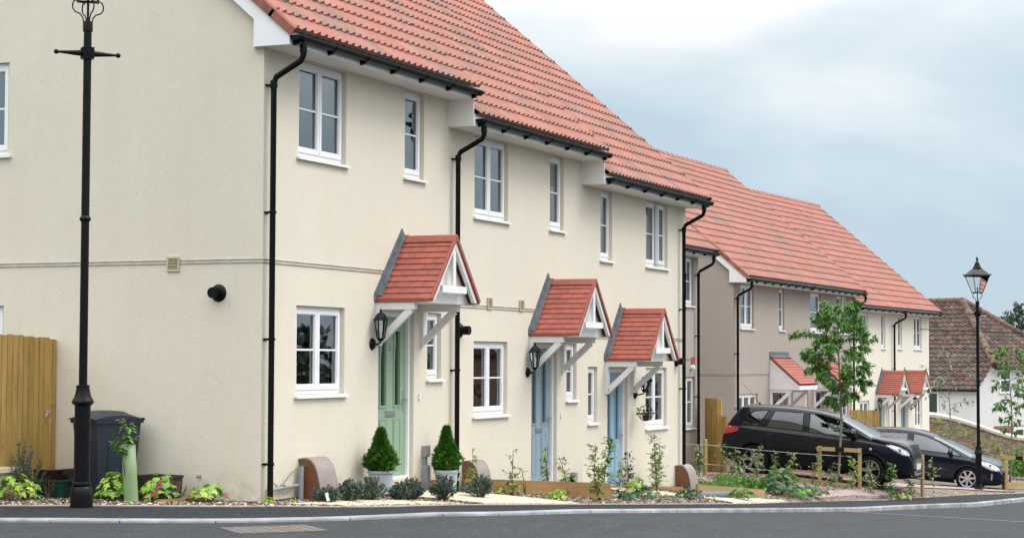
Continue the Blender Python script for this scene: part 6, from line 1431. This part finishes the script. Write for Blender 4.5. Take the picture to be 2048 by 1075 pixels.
mb.build('stone_body', M['stone'], sw); cb.build('coping', pmat('cement_coping', (.50, .46, .38), .9, .12, 4), sw)
hebe(55.5, 2.2, 1.2, .8, 240, 200, 'scrubby green weeds at the foot of the stone wall', 'whip', -3.0, lf=(.12, .05)); hebe(53.6, .8, 1.6, 1.0, 380, 201, 'yellow green bushes in front of the stone wall, left of the stake frame', 'yellow', -2.75, lf=(.12, .06))
for i_, (x_, y_, z_) in enumerate(((56.9, 3.6, -.9), (57.35, 2.7, -1.3), (57.6, 2.1, -1.6), (57.1, 3.3, -1.5), (57.9, 1.5, -1.9))):
    hebe(x_, y_, .5, .3, 90, 230+i_, ['dry tuft high on the stone wall, near the pale house', 'dry tuft on the stone wall, middle', 'dry tuft on the stone wall, behind the lamp', 'dry tuft low on the stone wall, near the pale house', 'dry tuft low on the stone wall, right of the lamp'][i_], 'yellow', z_, lf=(.10, .04))
hebe(41.8, -2.1, 1.5, 1.35, 900, 202, 'bright green leafy shrub at the right edge behind the stake frame', 'mid', -2.15, lf=(.13, .08)); hebe(44.5, -1.6, 1.6, .9, 500, 203, 'low yellow green shrub behind the timber post', 'yellow', -2.35, lf=(.12, .07))
# upright trees beyond the cottage
def far_tree(x, y, z, h, w, n, seed, label, pal='grey', ncol=4):
    r = random.Random(seed); o = empty('background_tree', (x, y, z), label, 'tree', 0, None); f, t = MB(), MB(); t.tube([(0, 0, 0), (0, 0, h*.9)], [w*.05, w*.01], 8); t.build('trunk', M['bark'], o)
    for c in range(ncol):
        ox, oy = (c-(ncol-1)/2)*w/ncol*.45, (c-(ncol-1)/2)*-w/ncol; hh = h*r.uniform(.74, 1)
        for i in range(n//ncol):
            u = r.random(); z_ = hh*(.12+.88*u); pr = w/ncol*.85*(math.sin(math.pi*(.1+.85*(1-u)))**.7)*(.75+.3*math.sin(u*26+c*2)); q, a = r.random()**.5, r.uniform(0, math.tau)
            leaf(f, Vector((ox+pr*q*math.cos(a), oy+pr*q*math.sin(a), z_)), rv(r)+Vector((0, 0, .4)), rv(r), .42, .22, vc(r.choice(GRN[pal]), r, .3), 0)
    f.build('crown', M['leaf'], o); return o
far_tree(123.5, 10.9, -3.5, 9.3, 3.4, 3000, 301, 'grey green poplars behind the cottage roof at the right edge', 'grey', 5)
far_tree(124.5, 8.6, -3.5, 7.0, 2.2, 1400, 302, 'shorter grey green poplar at the very right edge behind the cottage', 'grey', 3)
# trees and a house across the road, outside the frame (they show in the window glass)
for i, (x, y, h, w) in enumerate(((34, -20, 7, 7), (45, -23, 6, 6), (58, -27, 8, 7), (74, -31, 8, 9), (92, -30, 7, 9), (27, -24, 5, 5))):
    far_tree(x, y, G(x)-.3, h*.74, w, 1500, 310+i, ['round tree over the road, nearest the drive', 'second tree over the road, small', 'third tree over the road, tall', 'fourth tree over the road, wide', 'farthest tree over the road', 'short tree over the road, nearest the camera'][i], 'deep', 3)
h2 = empty('house_opposite', (66, -24, G(66)), 'red brick house across the road, outside the view', 'house', R(-20)); mb = MB(); mb.box(-5, 5, -4, 4, -.5, 4.8); mb.build('wall', M['brick'], h2)
mb = MB(); mb.prism([(-4.4, 4.8), (4.4, 4.8), (0, 7.6)], 'x', -5.3, 5.3); mb.build('roof', M['oldtile'], h2)
mb = MB()
for x, z in ((-3, .9), (2, .9), (-3, 3.2), (2, 3.2)): rect(mb, x, x+1.4, 4.0, 4.05, z, z+1.1, .09)
mb.build('window_frames', M['upvc'], h2)
# overhead wires
for za, zb, rad, lb, x0, y0, x1, y1 in ((2.75, 2.62, .012, 'thick overhead cable crossing in front of the cottage roof', 50.9, 4.6, 55.5, -14), (4.55, 4.75, .018, 'upper of two thin far overhead wires at the right', 112, 16, 112, -12), (4.2, 4.45, .018, 'lower of two thin far overhead wires at the right', 112, 16, 112, -12)):
    m = MB(); m.tube([(x0+(x1-x0)*t, y0+(y1-y0)*t, za+(zb-za)*t-.25*math.sin(math.pi*t)) for t in [k/16 for k in range(17)]], rad, 5); tag(m.build('overhead_wire', M['trim']), lb, 'wire')
